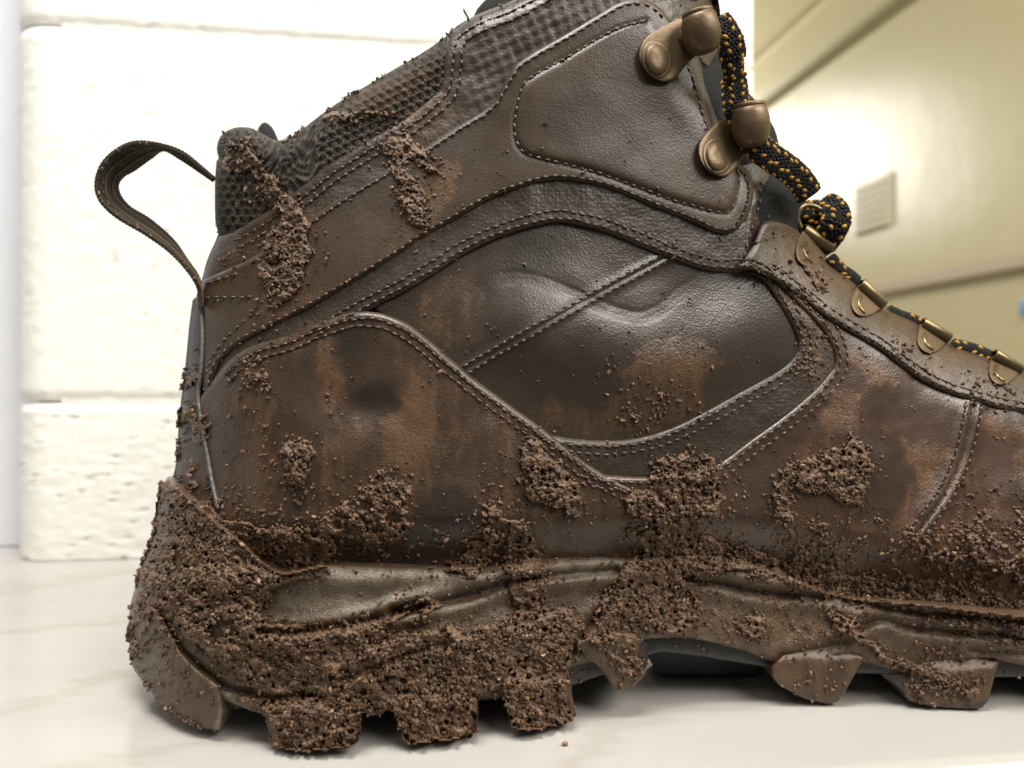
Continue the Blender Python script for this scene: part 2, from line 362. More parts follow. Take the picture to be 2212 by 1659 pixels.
for q in ([(1660,1400),(1880,1400),(1850,1530),(1660,1500)], [(1940,1400),(2170,1400),(2150,1500),(2110,1515),(1945,1520)], [(1290,1380),(1375,1380),(1380,1450),(1340,1495),(1290,1440)]): paint(film, q, .95)
fn = fbm(RU, RV, 60, 3, 4)
def ell(c, rx, ry, ang, n=40):
    a = np.arange(n)/n*2*np.pi; x, y = rx*np.cos(a), ry*np.sin(a); ca, sa = math.cos(ang), math.sin(ang)
    return np.stack([c[0]+x*ca-y*sa, c[1]+x*sa+y*ca], -1)
# ---- mud coverage
mud = np.zeros((NV, NU)); thick = np.zeros((NV, NU))
def clump(poly, dens=1.0, T=2.0):
    m = poly_raster(poly) > 0; mud[m] = np.maximum(mud[m], dens); thick[m] = np.maximum(thick[m], T)
def stroke(pts, wpx, dens=1.0, T=2.0):
    l = cat(pts); a, b = offset_line(l, wpx/2), offset_line(l, -wpx/2); clump(np.vstack([a, b[::-1]]), dens, T)
clump([(330,1050),(370,1040),(470,1105),(560,1135),(640,1140),(690,1150),(740,1190),(700,1225),(640,1255),(600,1280),(570,1320),(580,1350),(680,1350),(760,1345),(840,1330),(870,1305),(930,1292),(965,1310),(900,1345),(920,1362),(1080,1345),(1160,1310),(1240,1315),(1262,1360),(1235,1410),(1228,1450),(1250,1560),(1170,1592),(1106,1588),(1085,1500),(1040,1500),(1040,1605),(870,1625),(850,1540),(838,1540),(800,1545),(780,1540),(782,1625),(595,1640),(575,1550),(500,1510),(560,1500),(520,1470),(450,1420),(400,1375),(352,1325),(310,1345),(280,1325),(300,1250),(318,1190),(335,1140)], 1, 3.4)
clump([(290,1340),(350,1330),(380,1390),(370,1440),(320,1440),(284,1400)], .52, 1.2)
stroke([(285,1380),(300,1440),(350,1500),(400,1545)], 26, .55, 1.2)
clump([(335,1060),(420,1080),(480,1120),(520,1200),(520,1300),(440,1400),(360,1330),(300,1320),(290,1260),(330,1180)], 1.25, 3.0)
clump([(1095,1105),(1150,1115),(1178,1200),(1190,1300),(1100,1320),(1082,1200)], .9, 2.2)
clump([(1000,1190),(1050,1130),(1085,1150),(1060,1220),(1020,1260),(945,1258),(940,1232)], 1, 2.2); clump([(1040,1090),(1080,1085),(1100,1120),(1060,1140)], .8, 1.6)
clump([(1115,960),(1160,950),(1200,1000),(1250,1030),(1264,1080),(1247,1122),(1200,1105),(1130,1080),(1140,1040),(1120,1000)], 1, 2.8)
clump([(1405,995),(1450,985),(1530,983),(1560,1010),(1557,1132),(1520,1137),(1470,1182),(1400,1182),(1400,1130),(1350,1120),(1345,1080),(1400,1060)], 1, 2.8); clump([(1345,1060),(1370,1070),(1390,1160),(1350,1160)], .62, 1.4)
clump([(1350,1150),(1470,1160),(1530,1180),(1610,1232),(1560,1245),(1510,1270),(1525,1330),(1490,1372),(1420,1385),(1350,1340),(1290,1335),(1300,1270),(1340,1260),(1330,1210),(1380,1200)], .95, 2.6)
clump([(1160,1330),(1300,1310),(1340,1360),(1370,1400),(1360,1470),(1320,1420),(1240,1370)], .62, 1.4)
clump([(1700,1000),(1760,983),(1820,958),(1840,922),(1866,960),(1887,1000),(1872,1092),(1832,1102),(1800,1072),(1740,1070),(1700,1052),(1690,1020)], 1, 2.6)
stroke([(1692,1015),(1685,1080),(1695,1140),(1740,1210),(1800,1260)], 34, .74, 1.6); stroke([(1775,1120),(1790,1180),(1810,1230)], 40, .7, 1.4)
stroke([(1380,1190),(1500,1190),(1620,1220),(1720,1240),(1860,1275),(2000,1290),(2212,1320),(2400,1330)], 66, .88, 2.0)
clump([(1980,1210),(2060,1150),(2110,1100),(2150,1130),(2190,1220),(2212,1250),(2300,1300),(2300,1400),(2100,1390),(1950,1330),(1900,1290),(1950,1260)], .66, 1.8)
clump([(2060,1060),(2110,1050),(2140,1090),(2100,1100)], .45, 1.0); clump([(1880,1130),(2212,1060),(2400,1100),(2400,1320),(1900,1280)], .44, 1.0); clump([(440,1060),(1000,1130),(1100,1240),(700,1240),(460,1120)], .36, .8)
clump([(2130,1050),(2165,1050),(2165,1085),(2130,1090)], .75, 1.3); clump([(2170,1110),(2230,1100),(2240,1260),(2180,1200)], .58, 1.3)
for c, d_ in (((417,822), 1), ((400,895), 1), ((430,920), 1)): clump(ell(c, 27, 22, 0), d_, 2.2)
stroke([(420,940),(415,1000),(412,1060)], 30, .72, 1.2); stroke([(385,900),(375,1000),(355,1060)], 18, .62, 1.2)
clump([(552,600),(565,545),(590,480),(618,422),(650,436),(670,490),(668,570),(652,625),(600,665),(570,650)], .95, 2.4); clump([(560,380),(600,370),(620,420),(590,470),(565,430)], .9, 1.8); clump([(570,650),(600,650),(590,700),(572,700)], .6, 1.2)
clump([(472,330),(500,310),(560,330),(590,370),(570,400),(520,380),(480,385)], .78, 1.8); clump([(470,290),(520,278),(560,300),(500,330)], .55, 1.1); clump([(450,540),(500,515),(520,540),(455,590)], .55, 1)
clump([(815,310),(860,282),(900,300),(930,345),(950,385),(935,390),(900,350),(880,352),(912,420),(932,490),(902,505),(868,450),(845,380),(835,340)], .9, 2.0)
clump([(690,250),(740,215),(800,178),(850,150),(905,122),(945,110),(945,190),(900,220),(840,250),(780,260),(720,275)], .93, 1.5)
clump([(515,775),(560,745),(590,760),(580,830),(590,850),(550,860),(520,830)], .66, 1.4); clump([(535,880),(565,870),(575,960),(560,1110),(535,1090)], .48, 1.0); clump([(560,740),(700,690),(720,700),(640,745)], .46, .9)
clump([(605,962),(660,948),(682,980),(668,1040),(632,1062),(598,1042)], .95, 2.0)
clump([(690,1110),(780,1060),(815,1010),(850,998),(892,1010),(905,1060),(880,1110),(895,1150),(840,1195),(795,1205),(760,1165),(690,1170)], .82, 2.4)
clump([(700,855),(718,850),(722,890),(706,900)], .8, 1.4); clump([(1120,940),(1180,960),(1200,1000),(1130,990)], .6, 1.2)
clump([(1360,860),(1400,835),(1450,840),(1460,900),(1420,940),(1360,945)], .62, 1.4); clump([(1440,705),(1500,720),(1535,750),(1530,800),(1500,770),(1460,740)], .34, .8); clump([(1310,760),(1420,740),(1480,900),(1330,930)], .3, .8)
clump([(1715,660),(1760,700),(1790,780),(1770,830),(1735,830),(1735,760)], .62, 1.3); clump([(1725,560),(1760,560),(1800,600),(1800,640),(1770,630)], .75, 1.2); clump([(1620,500),(1640,560),(1610,590),(1600,540)], .45, .9)
clump([(1580,1330),(1640,1325),(1662,1365),(1640,1390),(1600,1380)], .85, 1.6); clump([(1780,1300),(1860,1340),(1900,1400),(2000,1440),(2020,1460),(1930,1450),(1850,1390),(1790,1350)], .8, 2.0); clump([(1960,1440),(2060,1470),(2115,1500),(2100,1522),(2000,1500)], .78, 1.5)
clump([(1870,1370),(2080,1400),(2110,1430),(1980,1420)], .55, 1.2); clump([(1640,1310),(1700,1290),(1720,1320),(1660,1340)], .5, 1.0); clump([(1690,1440),(1830,1440),(1800,1510),(1700,1490)], .58, .6); clump([(1970,1450),(2140,1450),(2120,1520),(1970,1510)], .6, .6); clump([(400,1420),(470,1490),(470,1560),(380,1530)], .42, .5)
clump([(1270,1370),(1385,1370),(1385,1450),(1345,1482),(1310,1440)], .82, 1.2)
clump([(1440,205),(1480,225),(1490,255),(1450,240)], .5, .9); clump([(1500,80),(1540,60),(1550,110),(1510,120)], .3, .6); clump([(1430,60),(1480,50),(1480,90),(1430,90)], .45, .7); clump([(1505,250),(1560,270),(1520,300)], .3, .6)
clump([(1880,690),(1980,760),(2212,830),(2212,890),(2060,845),(1900,745)], .52, .8); clump([(2090,790),(2150,800),(2150,840),(2100,830)], .5, .9)
clump([(930,1030),(1120,1000),(1140,1080),(1000,1110)], .22, .6); clump([(1560,1130),(1700,1110),(1960,1140),(1990,1220),(1700,1200)], .36, .9); clump([(560,1080),(700,1080),(700,1140),(560,1130)], .45, 1.0)
clump([(1520,1260),(1800,1290),(1850,1400),(1560,1390)], .26, .7)
for q in ([(590,1290),(640,1258),(720,1238),(960,1232),(1000,1245),(1010,1262),(930,1292),(860,1312),(760,1328),(640,1322),(600,1310)], [(1050,1250),(1110,1235),(1090,1262),(1060,1275)], [(1190,1215),(1340,1208),(1340,1230),(1200,1240)], [(362,1185),(394,1180),(400,1228),(380,1245)], [(830,1340),(905,1322),(905,1372),(845,1372)], [(1000,1325),(1080,1300),(1080,1340),(1010,1345)], [(455,1350),(500,1345),(510,1375),(465,1385)]):
    k_m = poly_raster(q) > 0; mud[k_m] = np.minimum(mud[k_m], .30)
dn = fbm(RU, RV, 34, 201, 3); dn2 = fbm(RU, RV, 14, 211, 2)
wu = RU+(fbm(RU, RV, 40, 601)-.5)*36+(fbm(RU, RV, 14, 611)-.5)*14; wv_ = RV+(fbm(RU, RV, 40, 621)-.5)*36+(fbm(RU, RV, 14, 631)-.5)*14
dens = sample(blur(mud, 1, 2), wu, wv_)+(dn-.5)*.62+(dn2-.5)*.35
densw = sample(blur(mud, 5, 2), wu, wv_)+(dn-.5)*.7+(dn2-.5)*.4; densx = sample(blur(mud, 14, 2), wu, wv_)+(dn-.5)*.5
thickb = blur(thick, 2, 2)
film = np.maximum(film, np.clip(blur(mud, 5, 2)*1.25, 0, .9)*(film > .14)+film*.0)
stk = fbm(RU*3.0, RV*.55, 40, 17, 3)
film = np.clip(blur(film, 2, 2)+(fn-.5)*.4+(stk-.5)*.55*(RV > 640), 0, 1); orange = np.clip(blur(orange, 2, 1)+(fbm(RU, RV, 90, 9)-.62)*.5, 0, 1); dark = blur(dark, 2, 1)
MUDHALO = [None]
def film_attr(u, v):
    u, v = u+(fbm(u, v, 46, 501)-.5)*46+(fbm(u, v, 13, 511)-.5)*16, v+(fbm(u, v, 46, 521)-.5)*46+(fbm(u, v, 13, 531)-.5)*16
    return np.stack([sample(film, u, v), sample(orange, u, v), sample(dark, u, v)], -1)

TOP = np.full((NV, NU), 9.0)        # depth of the outermost surface
def panel(name, outline, Dfun, mat, parent=boot, lift=0.0, th=1.2, rim=9.0, bulge=None, step=7.0, back=('skirt', 2.5), attr_fn=None, film_scale=1.0, top=True, rings=True, film_on=True):
    o = resample(outline, step, True)
    if np.sum(o[:, 0]*np.roll(o[:, 1], -1)-np.roll(o[:, 0], -1)*o[:, 1]) < 0: o = o[::-1]
    u0, v0 = o.min(0); u1, v1 = o.max(0)
    gx = np.arange(u0, u1+step, step); gy = np.arange(v0, v1+step, step*.866)
    G = np.stack(np.meshgrid(gx, gy), -1); G[1::2, :, 0] += step/2; G = G.reshape(-1, 2)
    G = G[inside(G, o)]
    lim = rim+.45*step if rings and rim > 2 else .6*step
    if len(G): G = G[seg_dist(G, o, True) > lim]
    pts = [o]
    if rings and rim > 2:
        t = np.roll(o, -1, 0)-np.roll(o, 1, 0); t /= np.linalg.norm(t, axis=1)[:, None]+1e-9; nn = np.stack([-t[:, 1], t[:, 0]], -1)
        for f in (.12, .42, 1.0):
            r = o+nn*rim*f; k = inside(r, o); r = r[k]
            if len(r): r = r[seg_dist(r, o, True) > rim*f*.93]; pts.append(r)
    pts.append(G); allp = np.vstack(pts)
    r = delaunay_2d_cdt([Vector(p) for p in allp.tolist()], [], [list(range(len(o)))], 1, 1e-4)
    uv = np.array([tuple(p) for p in r[0]]); tri = np.array([f for f in r[2] if len(f) == 3], np.int32)
    # counter-clockwise as seen from the camera (v points down)
    a, b, c = uv[tri[:, 0]], uv[tri[:, 1]], uv[tri[:, 2]]; s = (b[:, 0]-a[:, 0])*(c[:, 1]-a[:, 1])-(b[:, 1]-a[:, 1])*(c[:, 0]-a[:, 0])
    tri[s > 0] = tri[s > 0][:, ::-1]
    def depth(q):
        d = seg_dist(q, o, True); off = lift-th+th*g_round(d/max(rim, .1))
        if bulge is not None: off = off+bulge(q[:, 0], q[:, 1], d)
        return Dfun(q[:, 0], q[:, 1])-off/1000
    D = depth(uv); V = P(uv[:, 0], uv[:, 1], D); V[:, 2] = np.maximum(V[:, 2], .0006)
    if top:
        m = (RP[:, 0] >= u0) & (RP[:, 0] <= u1) & (RP[:, 1] >= v0) & (RP[:, 1] <= v1); idx = np.nonzero(m)[0]; idx = idx[inside(RP[idx], o)]
        if len(idx): tr = TOP.ravel(); tr[idx] = np.minimum(tr[idx], depth(RP[idx]))
    # boundary loop
    key = {(round(p[0], 3), round(p[1], 3)): i for i, p in enumerate(uv.tolist())}
    loop = [key.get((round(p[0], 3), round(p[1], 3))) for p in o.tolist()]
    if any(x is None for x in loop):
        dm = np.linalg.norm(uv[None]-o[:, None], axis=-1); loop = dm.argmin(1).tolist()
    loop = np.array(loop, np.int32); nV = len(V); nl = len(loop); n2 = np.roll(np.arange(nl), -1)
    fa = film_attr(uv[:, 0], uv[:, 1])*np.array([film_scale, 1, 1])
    if not film_on: fa = fa*0
    attrs = {}; eg = np.exp(-(seg_dist(uv, o, True)/max(rim*.33, .5))**2)*(th > 1.3)
    if back[0] == 'skirt':
        Vb = P(uv[loop, 0], uv[loop, 1], D[loop]+back[1]/1000)
    elif back[0] == 'extrude':
        Vb = V[loop]+np.array([0, back[1]*S, 0]); Vb[:, 0] += back[2]*(np.mean(V[loop, 0])-V[loop, 0]) if len(back) > 2 else 0
    if back[0] in ('skirt', 'extrude'):
        V2 = np.vstack([V, Vb]); quads = np.stack([loop, nV+np.arange(nl), nV+n2, loop[n2]], -1)[:, ::-1]
        fa2 = np.vstack([fa, fa[loop]*(1 if back[0] == 'skirt' else .12)]); ex = None if attr_fn is None else attr_fn(uv, D)
        if ex is not None: attrs['tint'] = np.r_[ex, ex[loop]]
        tri2 = tri
    else:                                   # mirror: closed solid with its far side
        Vb = V.copy(); yc = YC(uv[:, 0])*S; Vb[:, 1] = 2*yc-V[:, 1]; Vb[:, 1] = np.maximum(Vb[:, 1], V[:, 1]+.001)
        V2 = np.vstack([V, Vb]); tri2 = np.vstack([tri, tri[:, ::-1]+nV]); fa2 = np.vstack([fa, fa])
        keep = np.ones(nl, bool)
        if len(back) > 1:
            mid = (o+np.roll(o, -1, 0))/2; keep = ~back[1](mid[:, 0], mid[:, 1])
        quads = np.stack([loop, nV+loop, nV+loop[n2], loop[n2]], -1)[keep][:, ::-1]
    attrs['film'] = fa2; attrs['edge'] = np.r_[eg, eg[loop] if back[0] != 'mirror' else eg*0]
    return mesh(name, V2, tri2, mat, parent, True, attrs, None, quads)

# ------------------------------------------------------------------ outlines (picture coordinates)
A_up = [(437,606),(494,580),(541,558),(600,520),(662,477),(708,445),(752,416),(858,353),(921,316),(984,275),(1040,241),(1068,216),(1080,194),(1093,169),(1112,141),(1149,115),(1227,70),(1290,32),(1340,4),(1385,-3),(1410,5),(1430,20),(1442,36)]
A_front = [(1442,36),(1470,70),(1492,125),(1510,175),(1522,219),(1534,262),(1565,320),(1597,352),(1622,378),(1628,422),(1617,462),(1597,494)]
A_low = [(1597,494),(1575,506),(1547,503),(1491,478),(1397,441),(1319,409),(1256,394),(1207,389),(1165,394),(1118,408),(1071,425),(1034,444),(977,478),(908,517),(864,549),(766,608),(673,664),(595,702),(516,743),(495,760),(477,780),(462,813),(457,838)]
H_up = [(428,864),(462,818),(497,778),(545,748),(627,724),(658,708),(705,691),(745,678),(783,673),(820,676),(846,684),(883,701),(924,732),(971,773),(1037,827),(1107,879),(1169,923),(1234,974),(1300,1021),(1366,1054),(1412,1078),(1470,1110)]
B_up = [(473,512),(516,493),(573,458),(641,411),(711,356),(790,306),(874,256),(930,212),(952,187),(959,141),(965,88),(984,59),(1024,35),(1102,4),(1180,-38)]
C_low = [(690,735),(745,700),(814,662),(877,630),(955,582),(1000,552),(1060,522),(1110,503),(1160,489),(1210,482),(1260,490),(1321,507),(1400,540),(1460,563),(1519,583),(1570,589),(1600,588),(1625,560)]
E_in = [(1130,930),(1183,938),(1234,947),(1307,952),(1380,945),(1453,923),(1526,887),(1599,846),(1672,806),(1706,781),(1722,755),(1722,733),(1707,700),(1672,639),(1639,599),(1600,584)]
V_in = [(1240,1012),(1307,1025),(1398,1030),(1480,1022),(1548,1003),(1635,941),(1708,887),(1763,839),(1786,812),(1801,790),(1799,756),(1780,719),(1755,688),(1720,653),(1683,616),(1650,596)]
F_low = [(1590,584),(1624,584),(1656,598),(1696,620),(1739,651),(1786,688),(1833,717),(1896,754),(1942,788),(1989,822),(2052,853),(2108,869),(2161,884),(2212,894),(2300,930),(2380,980)]
F_up = [(2400,878),(2350,852),(2212,793),(2130,761),(2052,738),(1983,692),(1911,660),(1849,604),(1790,564),(1742,520),(1722,498),(1699,486),(1671,478),(1646,484),(1626,530)]
cA_up, cA_fr, cA_lo = cat(A_up), cat(A_front), cat(A_low)
polyA = np.vstack([cA_up, cA_fr[1:], cA_lo[1:], cat([(457,838),(447,850),(438,840),(435,760),(435,690),(437,606)])[1:-1]])
cH = cat(H_up)
polyH = np.vstack([cH, cat([(1470,1110),(1560,1180),(1560,1260),(1200,1270),(900,1275),(600,1290),(420,1260),(400,1150)])[1:], cat([(400,1150),(450,1110),(452,1060),(440,960),(428,880),(428,864)])[1:-1]])
cB = cat(B_up)
polyB = np.vstack([cB, cat([(1180,-38),(1300,-130)])[1:], cat([(1300,-130),(1500,-130),(1560,60),(1530,150)])[1:], cat([(1530,150),(1460,90),(1300,80),(1170,150),(1110,220),(990,300),(860,380),(700,480),(560,570),(445,625)])[1:], cat([(445,625),(440,600),(452,560),(473,512)])[1:-1]])
cC = cat(C_low)
polyC = np.vstack([cC, cat([(1625,560),(1615,480),(1560,480),(1400,410),(1210,355),(1080,395),(900,490),(700,620),(560,700),(470,760),(440,830)])[1:], cat([(440,830),(520,830),(620,780),(690,735)])[1:-1]])
polyQ = cat([(780,640),(900,560),(1100,460),(1300,460),(1600,560),(1700,600),(1760,720),(1760,800),(1600,900),(1400,980),(1180,970),(1000,840),(780,640)])[:-1]
cE = cat(E_in); polyE = np.vstack([cE, cat([(1600,584),(1700,605),(1800,690),(1830,780),(1780,860),(1600,1010),(1420,1070),(1260,1040),(1130,930)])[1:-1]])
cV = cat(V_in); polyV = np.vstack([cV, cat([(1650,596),(1750,640),(1900,735),(2050,830),(2212,870),(2380,950)])[1:], cat([(2380,950),(2480,980),(2560,1080),(2580,1200),(2560,1320)])[1:], cat([(2560,1320),(2212,1360),(1900,1330),(1600,1270),(1300,1270),(1200,1200),(1200,1080),(1240,1012)])[1:-1]])
cF = cat(F_low); polyF = np.vstack([cF, cat(F_up)])

# ------------------------------------------------------------------ upper: shell, tongue, panels
body = np.vstack([cat([(340,1270),(352,1150),(372,1060),(384,1000),(392,900),(404,800),(414,700),(424,640),(437,600),(448,560),(471,505),(465,480),(464,400),(468,340)])[:-1], collar, cat([(1300,-130),(1400,-190),(1510,-200)])[1:-1], front[2:], cat([(2580,1340),(2300,1380),(1800,1340),(1300,1290),(900,1300),(600,1310),(340,1270)])[1:-1]])
is_collar = lambda u, v: (v < 345) & (u < 1505)
panel('upper_shell', body, lambda u, v: DUP(u, v), M['shell'], lift=-2.0, th=0.0, rim=.1, step=13, back=('mirror', is_collar), rings=False, film_on=False)

def knit_bulge(u, v, d):
    # rows follow the collar's slope; zig-zag yarns with sunken triangular cells
    return 1.6*g_round(d/30)-1.6+knit_pat(u, v)*.8
def knit_pat(u, v):
    ang = -.42*smooth(560, 700, u); cu = u*np.cos(ang)+v*np.sin(ang); cv = -u*np.sin(ang)+v*np.cos(ang)
    r = cv/17.0; k = np.floor(r); f = r-k
    tri = 2*np.abs((cu/19.0+.5*(k % 2)) % 1-.5)
    rope = np.exp(-((f-.5)/.16)**2)+np.exp(-((f+.5)/.16)**2)+np.exp(-((f-1.5)/.16)**2)
    zig = np.exp(-((((f+.5) % 1)-.12-.76*tri)/.16)**2)
    return np.clip(np.maximum(rope*.9, zig), 0, 1)-.6
polyK = np.vstack([cat([(452,560),(471,505),(465,480),(464,400),(468,340)])[:-1], collar[:-14], cat([(1102,3),(1060,60),(1000,130),(985,200),(900,260),(780,340),(640,440),(560,490),(470,560),(452,560)])[1:-1]])
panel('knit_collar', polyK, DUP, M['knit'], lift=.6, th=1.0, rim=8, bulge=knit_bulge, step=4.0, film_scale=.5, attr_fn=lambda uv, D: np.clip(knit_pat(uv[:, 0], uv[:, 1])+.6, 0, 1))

# tongue: padded black fabric down the front
polyT = np.vstack([front[2:60:1][:0] if False else cat([(1450,-200),(1510,-200),(1530,-60),(1556,60),(1585,160),(1630,215),(1672,275),(1690,330),(1738,400),(1744,440),(1738,500)])[:-1], cat([(1738,500),(1700,520),(1640,520),(1600,420),(1560,300),(1500,150),(1450,20),(1450,-200)])[:-1]])
panel('tongue', polyT, DUP, M['black'], lift=.8, th=2.0, rim=22, bulge=lambda u, v, d: .5*np.sin((u*.6+v)/17)*g_round(d/40)+(fbm(u, v, 26, 5)-.5)*1.2, step=6)
panel('ankle_gusset', cat([(1460,60),(1500,90),(1530,200),(1552,262),(1590,330),(1640,352),(1663,380),(1657,430),(1645,480),(1630,540),(1600,585),(1560,570),(1560,480),(1590,420),(1500,250),(1460,60)])[:-1], DUP, M['band'], lift=.9, th=1.0, rim=8, bulge=lambda u, v, d: .7*np.sin((u*1.4+v*.25)/9)*smooth(360, 420, v)*g_round(d/15))
panel('collar_binding', polyB, DUP, M['binding'], lift=1.2, th=1.2, rim=10, bulge=lambda u, v, d: (fbm(u, v, 40, 21)-.5)*.8+.2*(np.sin((u*.75+v*.35)/4.2)*np.sin((v*.8-u*.3)/4.6))*smooth(980, 1040, u)*g_round(d/40), step=6)

crease = cat([(1060,602),(1100,596),(1140,598),(1180,610),(1234,631),(1282,653),(1344,675),(1380,682),(1410,674),(1440,655),(1471,628),(1519,602)])
crease2 = offset_line(crease, 11); crease3 = offset_line(crease, -10)
Qseam = cat([(985,812),(1012,795),(1150,715),(1300,630),(1438,556),(1470,535)])
def q_bulge(u, v, d):
    p = np.stack([u, v], -1)
    b = 3.0*np.exp(-((u-1400)/250)**2-((v-785)/115)**2)+2.2*np.exp(-((u-1130)/150)**2-((v-700)/100)**2)+1.4*np.exp(-((u-1600)/90)**2-((v-720)/90)**2)
    fade = .35+.65*fbm(u, v, 60, 33)
    fade = fade*smooth(1040, 1120, u)*(1-smooth(1420, 1530, u))
    b = b-fade*(.16*np.exp(-(seg_dist(p, offset_line(crease, 6))/2.6)**2)+.14*np.exp(-(seg_dist(p, offset_line(crease, 17))/2.6)**2)+.14*np.exp(-(seg_dist(p, offset_line(crease, -6))/2.6)**2)+.45*np.exp(-(seg_dist(p, crease)/26)**2)+.15*np.exp(-(seg_dist(p, crease2)/4)**2)+.15*np.exp(-(seg_dist(p, crease3)/4)**2)+.16*np.exp(-(seg_dist(p, crease)/4)**2))
    b = b+.55*np.exp(-(seg_dist(p, Qseam)/13)**2)-.5*np.exp(-(seg_dist(p, Qseam)/3.5)**2)
    b = b+(fbm(u, v, 170, 31)-.5)*.8
    return b
panel('quarter_panel', polyQ, DUP, M['quarter'], lift=-.2, th=.5, rim=5, bulge=q_bulge, step=3.6)
wob = lambda cell, amp, seed: (lambda u, v, d: (fbm(u, v, cell, seed)-.5)*amp)
panel('quarter_band', polyC, DUP, M['band'], lift=1.5, th=1.5, rim=9, bulge=wob(60, .7, 41), step=6)
panel('lower_band', polyE, DUP, M['band'], lift=1.9, th=1.8, rim=9, bulge=wob(50, .7, 51), step=6)
Vseam = cat([(2104,872),(2096,920),(2075,1000),(2040,1072),(1990,1140),(1940,1208)])
def v_bulge(u, v, d):
    p = np.stack([u, v], -1); q = seg_dist(p, Vseam)
    return (fbm(u, v, 110, 61)-.5)*1.6+1.0*np.exp(-(q/26)**2)-1.3*np.exp(-((q)/4.5)**2)
panel('vamp', polyV, DUP, M['vamp'], lift=3.0, th=1.8, rim=9, bulge=v_bulge, step=5.5)
def h_bulge(u, v, d):
    return (fbm(u, v, 170, 71)-.5)*1.8-1.2*np.exp(-((u-800)/60)**2-((v-880)/40)**2)+.8*np.exp(-((u-650)/120)**2-((v-960)/120)**2)
panel('heel_counter', polyH, DUP, M['heel'], lift=3.4, th=2.0, rim=10, bulge=h_bulge, step=5)
inner = cat([(1397,44),(1325,66),(1227,122),(1165,156),(1134,178),(1121,212),(1112,259),(1115,303),(1134,331),(1165,341),(1227,356),(1288,372),(1366,400),(1460,434),(1538,456),(1572,459),(1588,437),(1597,391),(1590,362)])
poly_inner = inner
def a_bulge(u, v, d):
    p = np.stack([u, v], -1); m = inside(p, poly_inner); q = seg_dist(p, inner)
    return np.where(m, .7*g_round(q/25), 0)-.35*np.exp(-(q/5)**2)+(fbm(u, v, 190, 81)-.5)*1.4
panel('ankle_panel', polyA, DUP, M['ankle'], lift=2.9, th=1.8, rim=9, bulge=a_bulge, step=6)
panel('lace_facing', polyF, DUP, M['facing'], lift=4.6, th=2.6, rim=9, bulge=wob(50, .8, 91), step=6)
# back stay, with grey piping along its edge
polyS = np.vstack([cat([(416,648),(432,636),(440,660),(441,740),(436,800),(432,860),(447,960),(462,1040),(478,1108)])[:-1], cat([(478,1108),(430,1125),(380,1090),(365,1062),(380,1000),(387,900),(399,800),(409,700),(416,648)])[:-1]])
panel('back_stay', polyS, DUP, M['stay'], lift=2.6, th=1.6, rim=8, step=5, bulge=wob(14, .6, 95))

def frame_path(V):
    t = np.gradient(V, axis=0); t /= np.linalg.norm(t, axis=1)[:, None]+1e-12; return t
def tube_np(V, r, n=8, flat=1.0, up=(0, -1, 0)):
    V = np.asarray(V, float); t = frame_path(V); up = np.array(up, float)
    a = np.cross(t, up); a /= np.linalg.norm(a, axis=1)[:, None]+1e-9; b = np.cross(a, t)
    r = np.broadcast_to(np.asarray(r, float), (len(V),)); ang = np.arange(n)/n*2*np.pi
    X = V[:, None]+r[:, None, None]*(np.cos(ang)[None, :, None]*a[:, None]+flat*np.sin(ang)[None, :, None]*b[:, None])
    m = len(V); idx = np.arange(m*n).reshape(m, n); q = np.stack([idx[:-1], np.roll(idx[:-1], -1, 1), np.roll(idx[1:], -1, 1), idx[1:]], -1).reshape(-1, 4)
    VV = np.vstack([X.reshape(-1, 3), V[:1], V[-1:]]); c0, c1 = m*n, m*n+1
    tr = [(c0, idx[0, (k+1) % n], idx[0, k]) for k in range(n)]+[(c1, idx[-1, k], idx[-1, (k+1) % n]) for k in range(n)]
    return VV, np.array(tr, np.int32), q
def top_at(u, v):
    u = np.asarray(u, float); v = np.asarray(v, float); x = np.clip(np.round((u-U0)/RES).astype(int), 1, NU-2); y = np.clip(np.round((v-V0)/RES).astype(int), 1, NV-2)
    d = TOP[y, x]; alt = np.min([TOP[y+j, x+i] for i in (-1, 0, 1) for j in (-1, 0, 1)], axis=0)
    return np.where(d > 1, alt, d)
pip = cat([(431,652),(437,720),(434,800),(428,850),(432,890),(444,960),(458,1040),(472,1100)], 8)
dp = top_at(pip[:, 0], pip[:, 1]); dp = np.minimum(dp, DUP(pip[:, 0], pip[:, 1])-.003)
tv = tube_np(P(pip[:, 0], pip[:, 1], dp-.0004), .00065*S, 8)
mesh('piping', tv[0], tv[1], M['piping'], boot, quads=tv[2])

